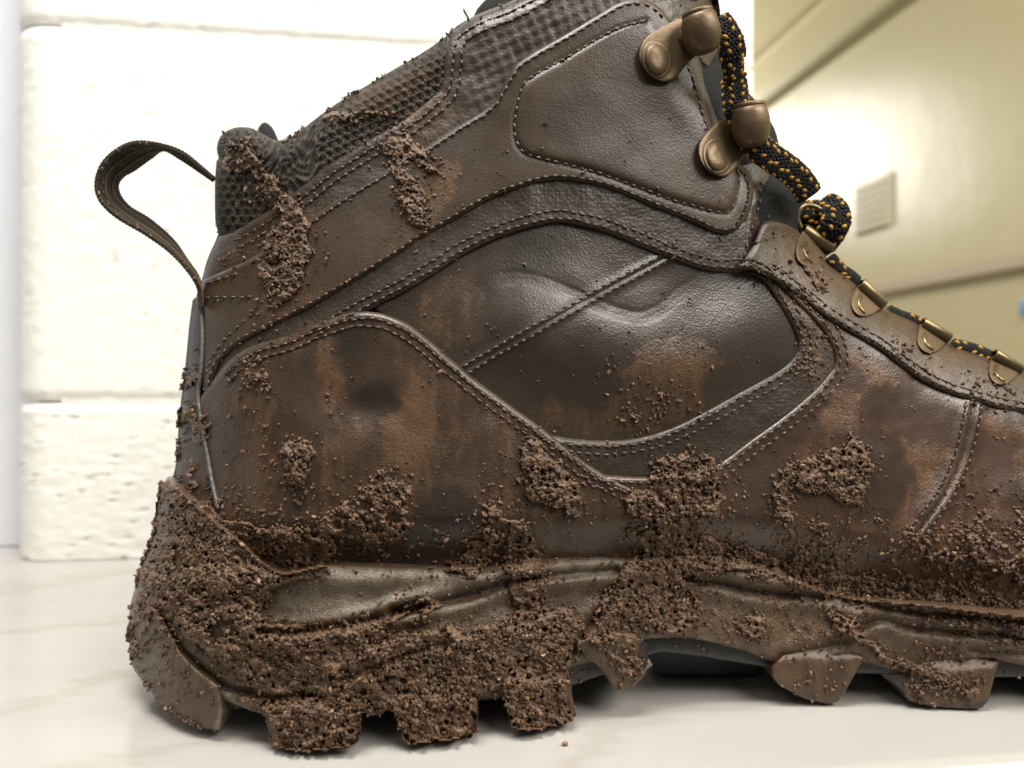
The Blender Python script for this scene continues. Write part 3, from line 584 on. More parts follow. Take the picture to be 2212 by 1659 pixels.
# ------------------------------------------------------------------ stitching
PHI = (1+5**.5)/2
ico = np.array([(0, -1, PHI), (0, 1, PHI), (0, -1, -PHI), (0, 1, -PHI), (-1, PHI, 0), (1, PHI, 0), (-1, -PHI, 0), (1, -PHI, 0), (-PHI, 0, 1), (PHI, 0, 1), (-PHI, 0, -1), (PHI, 0, -1)], float); ico /= np.linalg.norm(ico[0])
from itertools import combinations
icof = []
el = np.linalg.norm(ico[0]-ico[1])
for a_, b_, c_ in combinations(range(12), 3):
    if all(abs(np.linalg.norm(ico[x]-ico[y])-el) < 1e-6 for x, y in ((a_, b_), (b_, c_), (a_, c_))):
        if np.dot(np.cross(ico[b_]-ico[a_], ico[c_]-ico[a_]), ico[a_]) < 0: b_, c_ = c_, b_
        icof.append((a_, b_, c_))
icof = np.array(icof, np.int32)
def ellipsoids(C, T, L, R, up=np.array([0, -1.0, 0]), jitter=0.0, flat=1.0):
    """icosahedra at C stretched along T (half length L, radius R)"""
    C = np.asarray(C); T = T/(np.linalg.norm(T, axis=1)[:, None]+1e-12); a = np.cross(T, up); a /= np.linalg.norm(a, axis=1)[:, None]+1e-9; b = np.cross(a, T)
    n = len(C); L = np.broadcast_to(L, (n,)); R = np.broadcast_to(R, (n,)); k = np.broadcast_to(ico, (n, 12, 3))
    if jitter: k = k*(1+jitter*(RNG.random((n, 12, 1))-.5)*2)
    V = C[:, None]+k[..., 0:1]*T[:, None]*L[:, None, None]+k[..., 1:2]*a[:, None]*R[:, None, None]+k[..., 2:3]*b[:, None]*R[:, None, None]*flat
    return V.reshape(-1, 3), (icof[None]+12*np.arange(n)[:, None, None]).reshape(-1, 3)
SC, ST, SL = [], [], []
HC, HT = [], []
def stitch(line, pitch=19.5, length=14.5, jit=1.2):
    p = resample(line, pitch)
    m = (p[:-1]+p[1:])/2; t = (p[1:]-p[:-1]); t /= np.linalg.norm(t, axis=1)[:, None]+1e-9
    m = m+RNG.normal(0, jit*.5, m.shape)
    e0, e1 = m-t*length/2, m+t*length/2; ok = (top_at(m[:, 0], m[:, 1]) < 1)
    e0, e1, m = e0[ok], e1[ok], m[ok]
    if not len(m): return
    d = top_at(m[:, 0], m[:, 1])-.00018
    A_, B_ = P(e0[:, 0], e0[:, 1], d), P(e1[:, 0], e1[:, 1], d)
    hp = p[:-1]; hp = hp[ok]; HC.append(P(hp[:, 0], hp[:, 1], d+.0002)); HT.append(B_-A_)
    SC.append((A_+B_)/2); ST.append(B_-A_); SL.append(np.linalg.norm(B_-A_, axis=1)/2*1.1)
stitch(offset_line(cA_lo, 9)); stitch(inner)
stitch(offset_line(cA_up, 10)[20:]); stitch(offset_line(cA_fr, 11)[10:])
stitch(offset_line(cC, -11)); stitch(offset_line(cC, -27))
stitch(offset_line(cH, 15)[14:]); stitch(offset_line(cH, 31)[14:])
stitch(offset_line(Qseam, 9)); stitch(offset_line(Qseam, -9))
stitch(offset_line(cE, 13)); stitch(offset_line(cE, 29)); stitch(offset_line(cV, 13)); stitch(offset_line(cV, 30))
stitch(offset_line(cF, -11)); stitch(offset_line(cF, -23))
stitch(offset_line(Vseam, 17)); stitch(offset_line(Vseam, -17))
stitch(offset_line(cB, 20)[5:]); stitch(offset_line(cB, 37)[5:])
stitch([(440,643),(500,642),(549,643)]); stitch(cat([(549,676),(496,720),(471,751),(452,782),(443,813)])); stitch(cat([(446,613),(480,602),(516,590)]))
stitch(cat([(1627,526),(1650,520),(1690,508),(1720,512)])); stitch(cat([(1606,560),(1622,500),(1640,440),(1645,385)]))
sv, sf = ellipsoids(np.vstack(SC), np.vstack(ST), np.concatenate(SL), .00040*S)
mesh('stitching', sv, sf, M['thread'], boot, kind='stuff')
sv, sf = ellipsoids(np.vstack(HC), np.vstack(HT), .00050*S, .00034*S); mesh('stitch_holes', sv, sf, M['hole'], boot, kind='stuff')
# frayed thread end on the collar
th_ = P(*np.array([(1012,46),(1010,36),(1004,26),(1001,18)]).T, np.full(4, .2285)); tv = tube_np(th_, .00035*S, 6); mesh('thread_end', tv[0], tv[1], M['thread'], boot, quads=tv[2])

# ------------------------------------------------------------------ sole
gr1 = cat([(850,1320),(910,1308),(985,1294),(1041,1278),(1089,1262),(1201,1243),(1330,1232)]); gr2 = cat([(560,1364),(640,1366),(729,1356),(849,1328),(909,1311)])
gr3 = cat([(740,1470),(829,1432),(889,1410),(960,1390)]); gr4 = cat([(1290,1330),(1250,1380),(1225,1420)]); gr5 = cat([(1480,1250),(1560,1262),(1640,1280),(1780,1290),(1900,1310),(2000,1324),(2212,1345),(2400,1360)])
gr6 = cat([(1854,1362),(1880,1345),(1916,1339),(1979,1356),(2212,1378),(2400,1380)]); gr7 = cat([(1690,1420),(1760,1405),(1830,1385)]); gr8 = cat([(2100,1404),(2212,1412),(2400,1420)])
heelline = cat([(340,1318),(354,1340),(390,1402),(430,1442),(478,1478),(526,1494),(590,1504),(700,1506)])
def m_bulge(u, v, d):
    p = np.stack([u, v], -1); r = 0
    for g_, a in ((gr1, 2.4), (gr2, 2.0), (gr3, 1.6), (gr5, 2.0), (gr6, 1.6), (gr4, 1.5), (gr7, 1.2), (gr8, 1.4)):
        q = seg_dist(p, g_); r = r-a*np.exp(-(q/8)**2)+.5*a*np.exp(-((q-22)/14)**2)
    r = r-3.0*np.exp(-(seg_dist(p, heelline)/8)**2)
    return r+2.2*np.exp(-((v-np.interp(u, [300, 1000, 1500, 2212], [1255, 1250, 1225, 1330]))/26)**2)+(fbm(u, v, 90, 101)-.5)*1.4
mid_top = cat([(362,1030),(420,1090),(520,1170),(600,1235),(700,1222),(800,1222),(960,1226),(1060,1224),(1160,1208),(1280,1202),(1380,1206),(1480,1196),(1560,1200),(1640,1222),(1720,1256),(1830,1290),(2000,1306),(2212,1330),(2450,1340),(2590,1330)])
mid_bot = cat([(2595,1400),(2450,1440),(2300,1440),(2212,1438),(2120,1424),(1962,1452),(1862,1432),(1690,1432),(1600,1404),(1480,1378),(1365,1388),(1290,1426),(1225,1446),(1090,1506),(1030,1508),(850,1532),(700,1545),(580,1545),(480,1512),(380,1490),(310,1455),(285,1420)])
heel_edge = cat([(285,1420),(278,1380),(277,1350),(283,1300),(298,1250),(315,1200),(331,1160),(338,1100),(346,1060),(362,1030)])
panel('midsole', np.vstack([mid_top, mid_bot, heel_edge[1:-1]]), DSO, M['midsole'], lift=0, th=2.0, rim=14, bulge=m_bulge, step=7, back=('mirror',))
hb = np.vstack([heelline[:-10][: -8], cat([(478,1478),(481,1530),(475,1578)])[1:], cat([(475,1578),(430,1571),(380,1546),(340,1511),(308,1472),(286,1440),(279,1400),(284,1345),(312,1322),(340,1318)])[1:-1]])
panel('heel_block', np.vstack([cat([(340,1318),(354,1344),(388,1405),(428,1447),(474,1482)]), cat([(474,1482),(481,1530),(475,1578)])[1:], cat([(475,1578),(430,1571),(380,1546),(340,1511),(308,1472),(286,1440),(279,1400),(284,1345),(312,1322),(340,1318)])[1:-1]]), DSO, M['midsole'], lift=2.0, th=1.8, rim=9, step=7, back=('mirror',), bulge=wob(60, .8, 111), film_scale=1.5)
# dark rubber outsole slab, set back under the midsole
ul = np.linspace(300, 2580, 90)
zs = np.interp(ul, [300, 480, 1200, 1330, 1420, 1500, 1640, 1760, 2580], [.010, .0075, .008, .012, .0165, .0145, .0105, .008, .008])
dsl = DSO(ul, np.full(len(ul), 1450))+.004; vl = CV+(H-zs)*F/dsl
slab = np.vstack([np.stack([ul, vl], -1), cat([(2580,1380),(2300,1410),(1900,1400),(1600,1370),(1450,1350),(1300,1390),(1000,1470),(600,1490),(330,1430)], 12)])
panel('outsole_slab', slab, lambda u, v: DSO(u, v)+.003, M['outsole'], lift=0, th=1.0, rim=5, step=12, back=('mirror',), film_scale=.15)
lugs = [
 [(560,1520),(572,1545),(582,1590),(600,1612),(650,1622),(700,1617),(758,1610),(775,1597),(778,1560),(776,1520),(700,1505),(620,1505)],
 [(782,1500),(778,1530),(798,1547),(828,1543),(840,1525),(838,1490)],
 [(842,1500),(852,1535),(868,1588),(884,1605),(926,1602),(940,1590),(952,1598),(1015,1592),(1032,1572),(1032,1520),(1020,1480),(900,1480)],
 [(1085,1480),(1092,1512),(1108,1566),(1122,1576),(1168,1575),(1176,1562),(1190,1567),(1224,1560),(1243,1545),(1236,1500),(1226,1440),(1150,1440)],
 [(1245,1385),(1262,1420),(1288,1436),(1316,1470),(1332,1493),(1366,1487),(1390,1462),(1402,1425),(1392,1382),(1330,1362)],
 [(1690,1415),(1668,1442),(1668,1462),(1684,1482),(1738,1510),(1788,1521),(1812,1515),(1828,1490),(1850,1452),(1868,1420),(1790,1390)],
 [(1970,1440),(1962,1480),(1952,1500),(1966,1516),(2010,1526),(2080,1532),(2120,1530),(2134,1516),(2146,1470),(2160,1430),(2060,1410)],
 [(2290,1420),(2280,1480),(2290,1510),(2400,1520),(2430,1500),(2450,1430)]]
for i, L in enumerate(lugs):
    e = [.034, .018, .034, .034, .030, .036, .036, .036][i]
    vt = min(q_[1] for q_ in L)
    o = panel('lug', np.array(L, float), lambda u, v: DSO(u, v), M['outsole'], lift=(1.6 if i != 1 else .4), th=1.0, rim=3, step=6, back=('extrude', e), bulge=(lambda u, v, d, vt=vt, i=i: (fbm(u, v, 30, 120+i)-.5)*1.2-(3.2 if i != 4 else 1.6)*(1-smooth(vt-4, vt+(42 if i != 4 else 20), v))), film_scale=1.1)
# inner tread added to stop light between lugs; arch block stands in for shade
for (ua, ub_, dd) in ((500, 600, .034), (770, 860, .030), (1020, 1110, .034), (1225, 1330, .036), (1385, 1690, .020), (1840, 1990, .04), (2150, 2300, .04)):
    um = (ua+ub_)/2; d0 = float(DSO([um], [1500])[0])+dd; p0 = P(ua, 1500, d0); p1 = P(ub_, 1500, d0); z1 = .012*S; z0 = .0008
    y0, y1 = d0*S, (d0+.02)*S; x0, x1 = p0[0], p1[0]; bx = (x1-x0)*.12
    Vx = [(x0, y0, z1), (x1, y0, z1), (x1, y1, z1), (x0, y1, z1), (x0+bx, y0+.001, z0+.0015), (x1-bx, y0+.001, z0+.0015), (x1-bx, y1, z0+.0015), (x0+bx, y1, z0+.0015), (x0+1.6*bx, y0+.002, z0), (x1-1.6*bx, y0+.002, z0), (x1-1.6*bx, y1, z0), (x0+1.6*bx, y1, z0)]
    q = [(0, 1, 2, 3), (0, 4, 5, 1), (1, 5, 6, 2), (2, 6, 7, 3), (3, 7, 4, 0), (4, 8, 9, 5), (5, 9, 10, 6), (6, 10, 11, 7), (7, 11, 8, 4), (11, 10, 9, 8)]
    mesh('inner_shade_block', Vx, [], M['outsole'], boot, False, quads=q)

# ------------------------------------------------------------------ pull loop (webbing)
lo = resample(cat([(462,384),(432,358),(391,327),(341,311),(291,307),(251,324),(220,355),(207,396),(216,433),(251,468),(313,505),(366,543),(404,583),(428,622),(434,665)], 4), 4.2)
li = cat([(462,392),(432,371),(391,344),(354,324),(325,342),(290,367),(266,381),(254,400),(260,424),(282,449),(323,474),(373,518),(404,562),(430,602),(437,655)], 4)
n_ = len(lo); li = resample(li, 1.0); li = li[np.linspace(0, len(li)-1, n_).astype(int)]
k_ = 7; tt = np.linspace(0, 1, k_); rows = []
s_ = np.linspace(0, 1, n_)
wd = .006+.009*np.sin(np.pi*np.clip(s_*1.05, 0, 1))**.8
for t_ in tt:
    uv = lo*(1-t_)+li*t_; rib = .00012*np.sin(np.arange(n_)*math.pi)*0
    rows.append(P(uv[:, 0], uv[:, 1], .2415+.004*s_*0+wd*(t_-.35)))
R_ = np.stack(rows, 1)                      # n x k x 3
tg = np.gradient(R_, axis=0); wdv = np.gradient(R_, axis=1); nr = np.cross(tg, wdv); nr /= np.linalg.norm(nr, axis=-1)[..., None]+1e-12
wv = (.00022*((np.arange(n_)[:, None]+np.arange(k_)[None]) % 2))[..., None]
fr_, bk_ = R_+nr*(.00036+wv)*S, R_-nr*(.00036+wv)*S
Vl = np.vstack([fr_.reshape(-1, 3), bk_.reshape(-1, 3)]); N0 = n_*k_; q = []
I = lambda i, j, b: b*N0+i*k_+j
for i in range(n_-1):
    for j in range(k_-1):
        q.append((I(i, j, 0), I(i+1, j, 0), I(i+1, j+1, 0), I(i, j+1, 0))); q.append((I(i, j, 1), I(i, j+1, 1), I(i+1, j+1, 1), I(i+1, j, 1)))
    q.append((I(i, 0, 0), I(i, 0, 1), I(i+1, 0, 1), I(i+1, 0, 0))); q.append((I(i, k_-1, 0), I(i+1, k_-1, 0), I(i+1, k_-1, 1), I(i, k_-1, 1)))
loop_o = mesh('pull_loop', Vl, [], M['webbing'], boot, False, quads=q)
tvs = []
base = 0; VV, TT, QQ = [], [], []
for j in (2, 4):
    for sgn in (1, -1):
        t3 = tube_np(R_[:, j]+nr[:, j]*sgn*.00055*S, .00025*S, 5); VV.append(t3[0]); TT.append(t3[1]+base); QQ.append(t3[2]+base); base += len(t3[0])
mesh('woven_line', np.vstack(VV), np.vstack(TT), M['webline'], boot, quads=np.vstack(QQ)).parent = loop_o

# far side of the collar showing above the near rim
def blob(name, c, r, D, mat, dd=.006, parent=boot):
    n, m = 18, 12; V = []; 
    for i in range(m+1):
        a = math.pi*i/m
        for j in range(n):
            b = 2*math.pi*j/n; V.append((c[0]+r[0]*math.sin(a)*math.cos(b)+r[2]*math.cos(a), c[1]-r[1]*math.cos(a), D+dd*math.sin(a)*math.sin(b)))
    V = np.array(V); idx = np.arange((m+1)*n).reshape(m+1, n)
    q = np.stack([idx[:-1], np.roll(idx[:-1], -1, 1), np.roll(idx[1:], -1, 1), idx[1:]], -1).reshape(-1, 4)
    return mesh(name, P(V[:, 0], V[:, 1], V[:, 2]), [], mat, parent, quads=q)
blob('collar_padding', (580,332), (27,68,-8), .271, M['black'], .010)
blob('collar_padding', (1115,62), (98,86,0), .279, M['black'], .010)

# ------------------------------------------------------------------ hooks and eyelets
def lathe_px(name, a, b, D, prof, mat, parent, tilt=0.0, n=28):
    """solid of revolution round the picture-plane axis a->b; prof: (t along, radius px)"""
    a = np.array(a, float); b = np.array(b, float); A_ = P(a[0], a[1], D-tilt); B_ = P(b[0], b[1], D+tilt); ax = B_-A_; L = np.linalg.norm(ax); ax /= L
    e1 = np.cross(ax, [0, 1, 0]); e1 /= np.linalg.norm(e1); e2 = np.cross(ax, e1); s = D/F*S; V = []
    ang = np.arange(n)/n*2*np.pi
    for t, r in prof:
        V.append(A_+ax*L*t+r*s*(np.cos(ang)[:, None]*e1+np.sin(ang)[:, None]*e2))
    m = len(prof); V = np.vstack(V+[A_[None]+ax*L*prof[0][0], A_[None]+ax*L*prof[-1][0]]); idx = np.arange(m*n).reshape(m, n)
    q = np.stack([idx[:-1], np.roll(idx[:-1], -1, 1), np.roll(idx[1:], -1, 1), idx[1:]], -1).reshape(-1, 4)[:, ::-1]
    tr = [(m*n, idx[0, k], idx[0, (k+1) % n]) for k in range(n)]+[(m*n+1, idx[-1, (k+1) % n], idx[-1, k]) for k in range(n)]
    return mesh(name, V, tr, mat, parent, quads=q)
drum_prof = [(0, 10), (0, 27), (.01, 31), (.03, 33), (.10, 34), (.115, 33), (.13, 35), (.25, 38.5), (.4, 41), (.55, 41.5), (.7, 39.5), (.82, 36), (.91, 31), (.97, 24), (1.0, 14), (1.01, 5)]
def Dplane(pts, extra=0.0):
    """plane fitted to the boot's surface under a fitting, so metal stays flat"""
    p = np.array(pts, float); d = np.minimum(top_at(p[:, 0], p[:, 1]), DUP(p[:, 0], p[:, 1])-.0035); Aq = np.c_[np.ones(len(p)), (p-p.mean(0))/100]; k = np.linalg.lstsq(Aq, d, rcond=None)[0]; mu = p.mean(0)
    return lambda u, v: k[0]+k[1]*(np.asarray(u)-mu[0])/100+k[2]*(np.asarray(v)-mu[1])/100-extra
def hook(plate, riv, rr, rang, d0, d1):
    pl = cat(plate+[plate[0]])[:-1]; near_ = [p for p in plate if p[0] < riv[0]+45]; f = Dplane(near_+[riv], .0002)
    po = panel('lace_hook', pl, f, M['metal'], lift=1.9, th=.7, rim=4, step=6, film_on=False, back=('skirt', .9))
    r1 = panel('rivet_rim', ell(riv, rr[0]+7, rr[1]+7, rang), f, M['metal'], lift=2.5, th=.6, rim=6, step=5, film_on=False, back=('skirt', .6)); r1.parent = po
    r2 = panel('rivet', ell(riv, rr[0], rr[1], rang), f, M['metal'], lift=3.9, th=1.6, rim=17, step=5, film_on=False, back=('skirt', 1.4)); r2.parent = po
    Dd = float(f(np.array([riv[0]+40.]), np.array([riv[1]-20.]))[0])-.006
    dr = lathe_px('hook_drum', d0, d1, Dd, drum_prof, M['metal'], po, .001); dr.parent = po
    # neck joining drum and plate
    m = (np.array(d0)+np.array(d1))/2; pth = np.array([(m[0]-36, m[1]+14), (m[0]-22, m[1]+12), (m[0]-4, m[1]+4)]); dd = np.array([float(f(pth[:1, 0], pth[:1, 1])[0])-.0005, Dd+.003, Dd+.001])
    c = P(pth[:, 0], pth[:, 1], dd); tv = tube_np(c, .0028*S, 10); ng = mesh('hook_neck', tv[0], tv[1], M['metal'], boot, quads=tv[2]); ng.parent = po
    return Dd
Dh1 = hook([(1472,36),(1435,56),(1403,75),(1385,97),(1380,125),(1391,150),(1413,170),(1438,177),(1460,167),(1485,138),(1506,118),(1522,90),(1510,50)], (1419,128), (26,35), -.25, (1505,22), (1524,116))
Dh2 = hook([(1552,262),(1522,290),(1510,312),(1510,338),(1522,362),(1544,378),(1566,381),(1585,369),(1606,338),(1622,310),(1630,270),(1590,250)], (1550,336), (25,34), -.2, (1618,222), (1624,318))

def eyelet(t0, t1, r, depth_px, ring=False):
    t0 = np.array(t0, float); t1 = np.array(t1, float); ax = (t1-t0)/np.linalg.norm(t1-t0); pn = np.array([-ax[1], ax[0]])      # pn: down-left of the axis
    if pn[1] < 0: pn = -pn
    L = np.linalg.norm(t1-t0); c = (t0+t1)/2
    pl = [t0+pn*2, t0+pn*(depth_px*.35)+ax*2, t0+pn*(depth_px*.75)+ax*(L*.16), t0+pn*depth_px+ax*(L*.42), t0+pn*(depth_px*1.0)+ax*(L*.7), t0+pn*(depth_px*.7)+ax*(L*.92), t1+pn*(depth_px*.3), t1+pn*2]
    pl = [tuple(p) for p in pl]; f = Dplane(pl[1:7], .0002)
    po = panel('eyelet', cat(pl+[pl[0]])[:-1], f, M['metal'], lift=1.2, th=.9, rim=4, step=5, film_on=False, back=('skirt', 2.0))
    Dt = float(np.mean(f(np.array([t0[0], t1[0]]), np.array([t0[1], t1[1]]))))-.0022
    A_ = P(t0[0], t0[1], Dt); B_ = P(t1[0], t1[1], Dt+.0005); s = Dt/F*S
    # hollow folded tube
    n = 20; ang = np.arange(n)/n*2*np.pi; axw = (B_-A_)/np.linalg.norm(B_-A_); e1 = np.cross(axw, [0, 1, 0]); e1 /= np.linalg.norm(e1); e2 = np.cross(axw, e1)
    ringv = np.cos(ang)[:, None]*e1+np.sin(ang)[:, None]*e2; V = []
    for pt, k in ((A_, .72), (A_, .95), (A_+axw*.0002, 1), (B_-axw*.0002, 1), (B_, .95), (B_, .72), (A_+axw*.0005, .70)): V.append(pt+ringv*(r*1.15)*s*k)
    m = len(V); V = np.vstack(V); idx = np.arange(m*n).reshape(m, n); q = np.stack([idx[:-1], np.roll(idx[:-1], -1, 1), np.roll(idx[1:], -1, 1), idx[1:]], -1).reshape(-1, 4)
    mesh('tube', V, [], M['metal_edge'], boot, quads=q).parent = po
    # raised U-shaped rib pressed into the plate
    u = [t0+pn*(depth_px*.30)+ax*(L*.27), t0+pn*(depth_px*.55)+ax*(L*.33), t0+pn*(depth_px*.74)+ax*(L*.52), t0+pn*(depth_px*.78)+ax*(L*.78)]; u = cat(u, 4)
    tv = tube_np(P(u[:, 0], u[:, 1], f(u[:, 0], u[:, 1])-.0012), np.r_[.2, np.ones(len(u)-2), .2]*4.4*s, 8); mesh('rib', tv[0], tv[1], M['metal_edge'], boot, quads=tv[2]).parent = po
    if ring:
        w_ = cat([(1731,494),(1723,474),(1728,455),(1742,444),(1760,446),(1774,454)], 4); tv = tube_np(P(w_[:, 0], w_[:, 1], np.full(len(w_), Dt-.0003)), 5.5*s, 10); mesh('ring_wire', tv[0], tv[1], M['metal_edge'], boot, quads=tv[2]).parent = po
        w_ = cat([(1784,540),(1797,541),(1806,530),(1803,512),(1796,505)], 4); tv = tube_np(P(w_[:, 0], w_[:, 1], np.full(len(w_), Dt+.0012)), 5.0*s, 10); mesh('ring_wire', tv[0], tv[1], M['metal_edge'], boot, quads=tv[2]).parent = po
    return Dt
De1 = eyelet((1735,497), (1796,538), 13, 62, True)
De2 = eyelet((1858,612), (1908,660), 12, 52); De3 = eyelet((1991,697), (2049,731), 11.5, 50); De4 = eyelet((2146,765), (2203,800), 11.5, 50); eyelet((2310,845), (2370,880), 11.5, 50)

# ------------------------------------------------------------------ lace: dark core plus individual yarns
def lace(path, Dl, width, thick, yell=1.0, n_across=6):
    p = resample(cat(path, 3), 2.0); d = np.interp(np.linspace(0, 1, len(p)), np.linspace(0, 1, len(Dl)), Dl); C = P(p[:, 0], p[:, 1], d); s = d.mean()/F*S
    core = resample(C, .0008)
    tv = tube_np(core, width*.46*s, 12, thick/width)
    lo_ = mesh('lace', tv[0], tv[1], M['lace'], boot, quads=tv[2])
    t = frame_path(core); up = np.array([0, -1.0, 0]); a = np.cross(t, up); a /= np.linalg.norm(a, axis=1)[:, None]; b = np.cross(a, t)
    Ls = np.r_[0, np.cumsum(np.linalg.norm(np.diff(core, axis=0), axis=1))]; row = 5.4*s; nr_ = int(Ls[-1]/row)
    around = 18; CB, TB, CY, TY = [], [], [], []
    for k in range(nr_):
        x = (k+.5)*row; i = min(np.searchsorted(Ls, x), len(core)-1)
        for j in range(around):
            th = 2*math.pi*(j+.5*(k % 2))/around
            c = core[i]+a[i]*math.cos(th)*width*.47*s+b[i]*math.sin(th)*thick*.47*s
            dirn = t[i]+.75*(1 if j % 2 else -1)*(-a[i]*math.sin(th)+b[i]*math.cos(th)*.6)
            if (j % 3 == 0) and (k % 3 == (j//3) % 2) and RNG.random() < yell: CY.append(c+(a[i]*math.cos(th)+b[i]*math.sin(th))*1.0*s); TY.append(dirn)
            else: CB.append(c); TB.append(dirn)
    v1, f1 = ellipsoids(np.array(CB), np.array(TB), 6.2*s, 3.6*s); m1 = mesh('braid_yarn', v1, f1, M['lace'], boot, kind='stuff'); m1.parent = lo_
    v2, f2 = ellipsoids(np.array(CY), np.array(TY), 7.2*s, 4.6*s); m2 = mesh('yellow_fleck', v2, f2, M['lacey'], boot, kind='stuff'); m2.parent = lo_
lace([(1548,42),(1563,62),(1580,96),(1584,142),(1587,188),(1592,238),(1606,262)], [Dh1+.002, Dh1+.0015, Dh1+.003, Dh2+.004, Dh2+.002, Dh2+.001], 56, 17)
lace([(1622,296),(1644,324),(1680,349),(1714,374),(1738,402),(1748,424)], [Dh2+.0035, Dh2+.004, Dh2+.006, Dh2+.009, Dh2+.012], 60, 18)
lace([(1736,446),(1752,450),(1772,448),(1786,456)], [De1+.008, De1+.005, De1+.003], 30, 26)
lace([(1778,440),(1800,452),(1808,472),(1800,494),(1786,516)], [De1+.003, De1-.001, De1-.002, De1+.001], 60, 34)
lace([(1730,462),(1752,470),(1778,486)], [De1+.006, De1+.004], 46, 26)
lace([(1790,556),(1812,582),(1838,600),(1860,622)], [De2+.004]*2, 28, 20, .45)
lace([(1916,672),(1940,684),(1965,692),(1990,704)], [De3+.003]*2, 28, 20, .45)
lace([(2056,746),(2082,752),(2110,760),(2140,774)], [De4+.003]*2, 28, 20, .45)

# ------------------------------------------------------------------ mud
TOPF = TOP.copy(); bad = TOPF > 1
# grow the surface a little past its edge so mud can sit on the outline
for _ in range(1):
    nb = np.min([np.roll(np.roll(TOPF, i, 0), j, 1) for i in (-1, 0, 1) for j in (-1, 0, 1)], axis=0); g2 = TOPF > 1; TOPF[g2] = nb[g2]
gm_ = np.hypot(*np.gradient(np.minimum(TOPF, .3))); TOPB = TOPF-np.minimum(gm_*.7, .0035)*(TOPF < 1)
def top_s(u, v): return np.minimum(sample(TOPB, u, v), 2)

# mud sheet: displaced porous layer
st = 2.0; gu = np.arange(250, 2460, st); gv = np.arange(240, 1630, st); GU, GV = np.meshgrid(gu, gv); fu, fv = GU.ravel(), GV.ravel()
e = smooth(.58, .82, sample(dens, fu, fv)); tb = sample(thickb, fu, fv); dtop = top_s(fu, fv)
ok = (e > .01) & (dtop < 1)
por = fbm(fu, fv, 9, 301, 2); por2 = fbm(fu, fv, 22, 311, 2); rid = 1-2*np.abs(por-.5)
gr_ = smooth(.38, .60, fbm(fu, fv, 42, 701, 3))
hgt = -.9+e*(.9+tb*(.28+.62*por2)+(.8+.9*gr_)*(por-.5)+.7*(fbm(fu, fv, 5, 341, 1)-.5)+(.3+.25*gr_)*(RNG.random(len(fu))-.5))
# pits
pit = np.zeros((len(gv), len(gu)))
npit = 9000
pu = RNG.uniform(260, 2440, npit); pv = RNG.uniform(260, 1625, npit); pr = 1.7+4.4*RNG.random(npit)**2.2
for a_, b_, r_ in zip(pu, pv, pr):
    i0 = int((a_-gu[0])/st); j0 = int((b_-gv[0])/st); k = int(r_*1.6/st)+1
    i1, i2, j1, j2 = max(i0-k, 0), min(i0+k+1, len(gu)), max(j0-k, 0), min(j0+k+1, len(gv))
    if i1 >= i2 or j1 >= j2: continue
    dd = (gu[i1:i2][None]-a_)**2+(gv[j1:j2][:, None]-b_)**2
    pit[j1:j2, i1:i2] = np.maximum(pit[j1:j2, i1:i2], np.exp(-(dd/r_**2)**2))
hgt = hgt-pit.ravel()*2.2*e
okg = ok.reshape(GU.shape); cell = okg[:-1, :-1] & okg[1:, :-1] & okg[:-1, 1:] & okg[1:, 1:]
dg = dtop.reshape(GU.shape); jump = np.max([dg[:-1, :-1], dg[1:, :-1], dg[:-1, 1:], dg[1:, 1:]], axis=0)-np.min([dg[:-1, :-1], dg[1:, :-1], dg[:-1, 1:], dg[1:, 1:]], axis=0)
cell &= jump < .012
ids = np.arange(len(fu)).reshape(GU.shape); q = np.stack([ids[:-1, :-1], ids[1:, :-1], ids[1:, 1:], ids[:-1, 1:]], -1)[cell]
used = np.unique(q); rm = np.zeros(len(fu), int); rm[used] = np.arange(len(used))
Vm = P(fu[used], fv[used], dtop[used]-hgt[used]/1000); Vm[:, 2] = np.maximum(Vm[:, 2], .0005)
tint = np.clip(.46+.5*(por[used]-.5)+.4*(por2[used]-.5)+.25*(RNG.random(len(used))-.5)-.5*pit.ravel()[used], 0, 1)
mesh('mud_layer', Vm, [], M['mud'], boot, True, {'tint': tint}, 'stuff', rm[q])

# crumbs
def crumbs(n, lo_d, hi_d, rmin, rmax, seed, spread=1.0):
    r = np.random.default_rng(seed); u = r.uniform(260, 2440, n); v = r.uniform(250, 1628, n)
    d = sample(dens if seed == 1 else densw if seed == 2 else densx, u, v); t = top_s(u, v); p = smooth(lo_d, hi_d, d); k = (r.random(n) < p) & (t < 1)
    if seed == 1: k &= r.random(n) < .12+.95*smooth(.38, .60, fbm(u, v, 42, 701, 3))
    u, v, d, t = u[k], v[k], d[k], t[k]; e_ = smooth(.58, .82, d); tb_ = sample(thickb, u, v)
    rad = (rmin+(rmax-rmin)*r.random(len(u))**3.2)
    h = e_*(tb_*(.28+.62*fbm(u, v, 22, 311, 2))+1.2*(fbm(u, v, 9, 301, 2)-.5))+rad*.05*spread
    D = t-h/1000; C = P(u, v, D); C[:, 2] = np.maximum(C[:, 2], rad*D/F*S*.6)
    return C, rad*D/F*S, r
CC, RR = [], []
for n, a_, b_, r0, r1, sd in ((110000, .46, .84, .8, 4.6, 1), (170000, .14, .66, .8, 5.0, 2), (260000, -.06, .40, .6, 3.6, 3)):
    C, rad, r = crumbs(n, a_, b_, r0, r1, sd)
    if sd > 1: k = r.random(len(C)) < (.26 if sd == 2 else .07); C, rad = C[k], rad[k]
    CC.append(C); RR.append(rad)
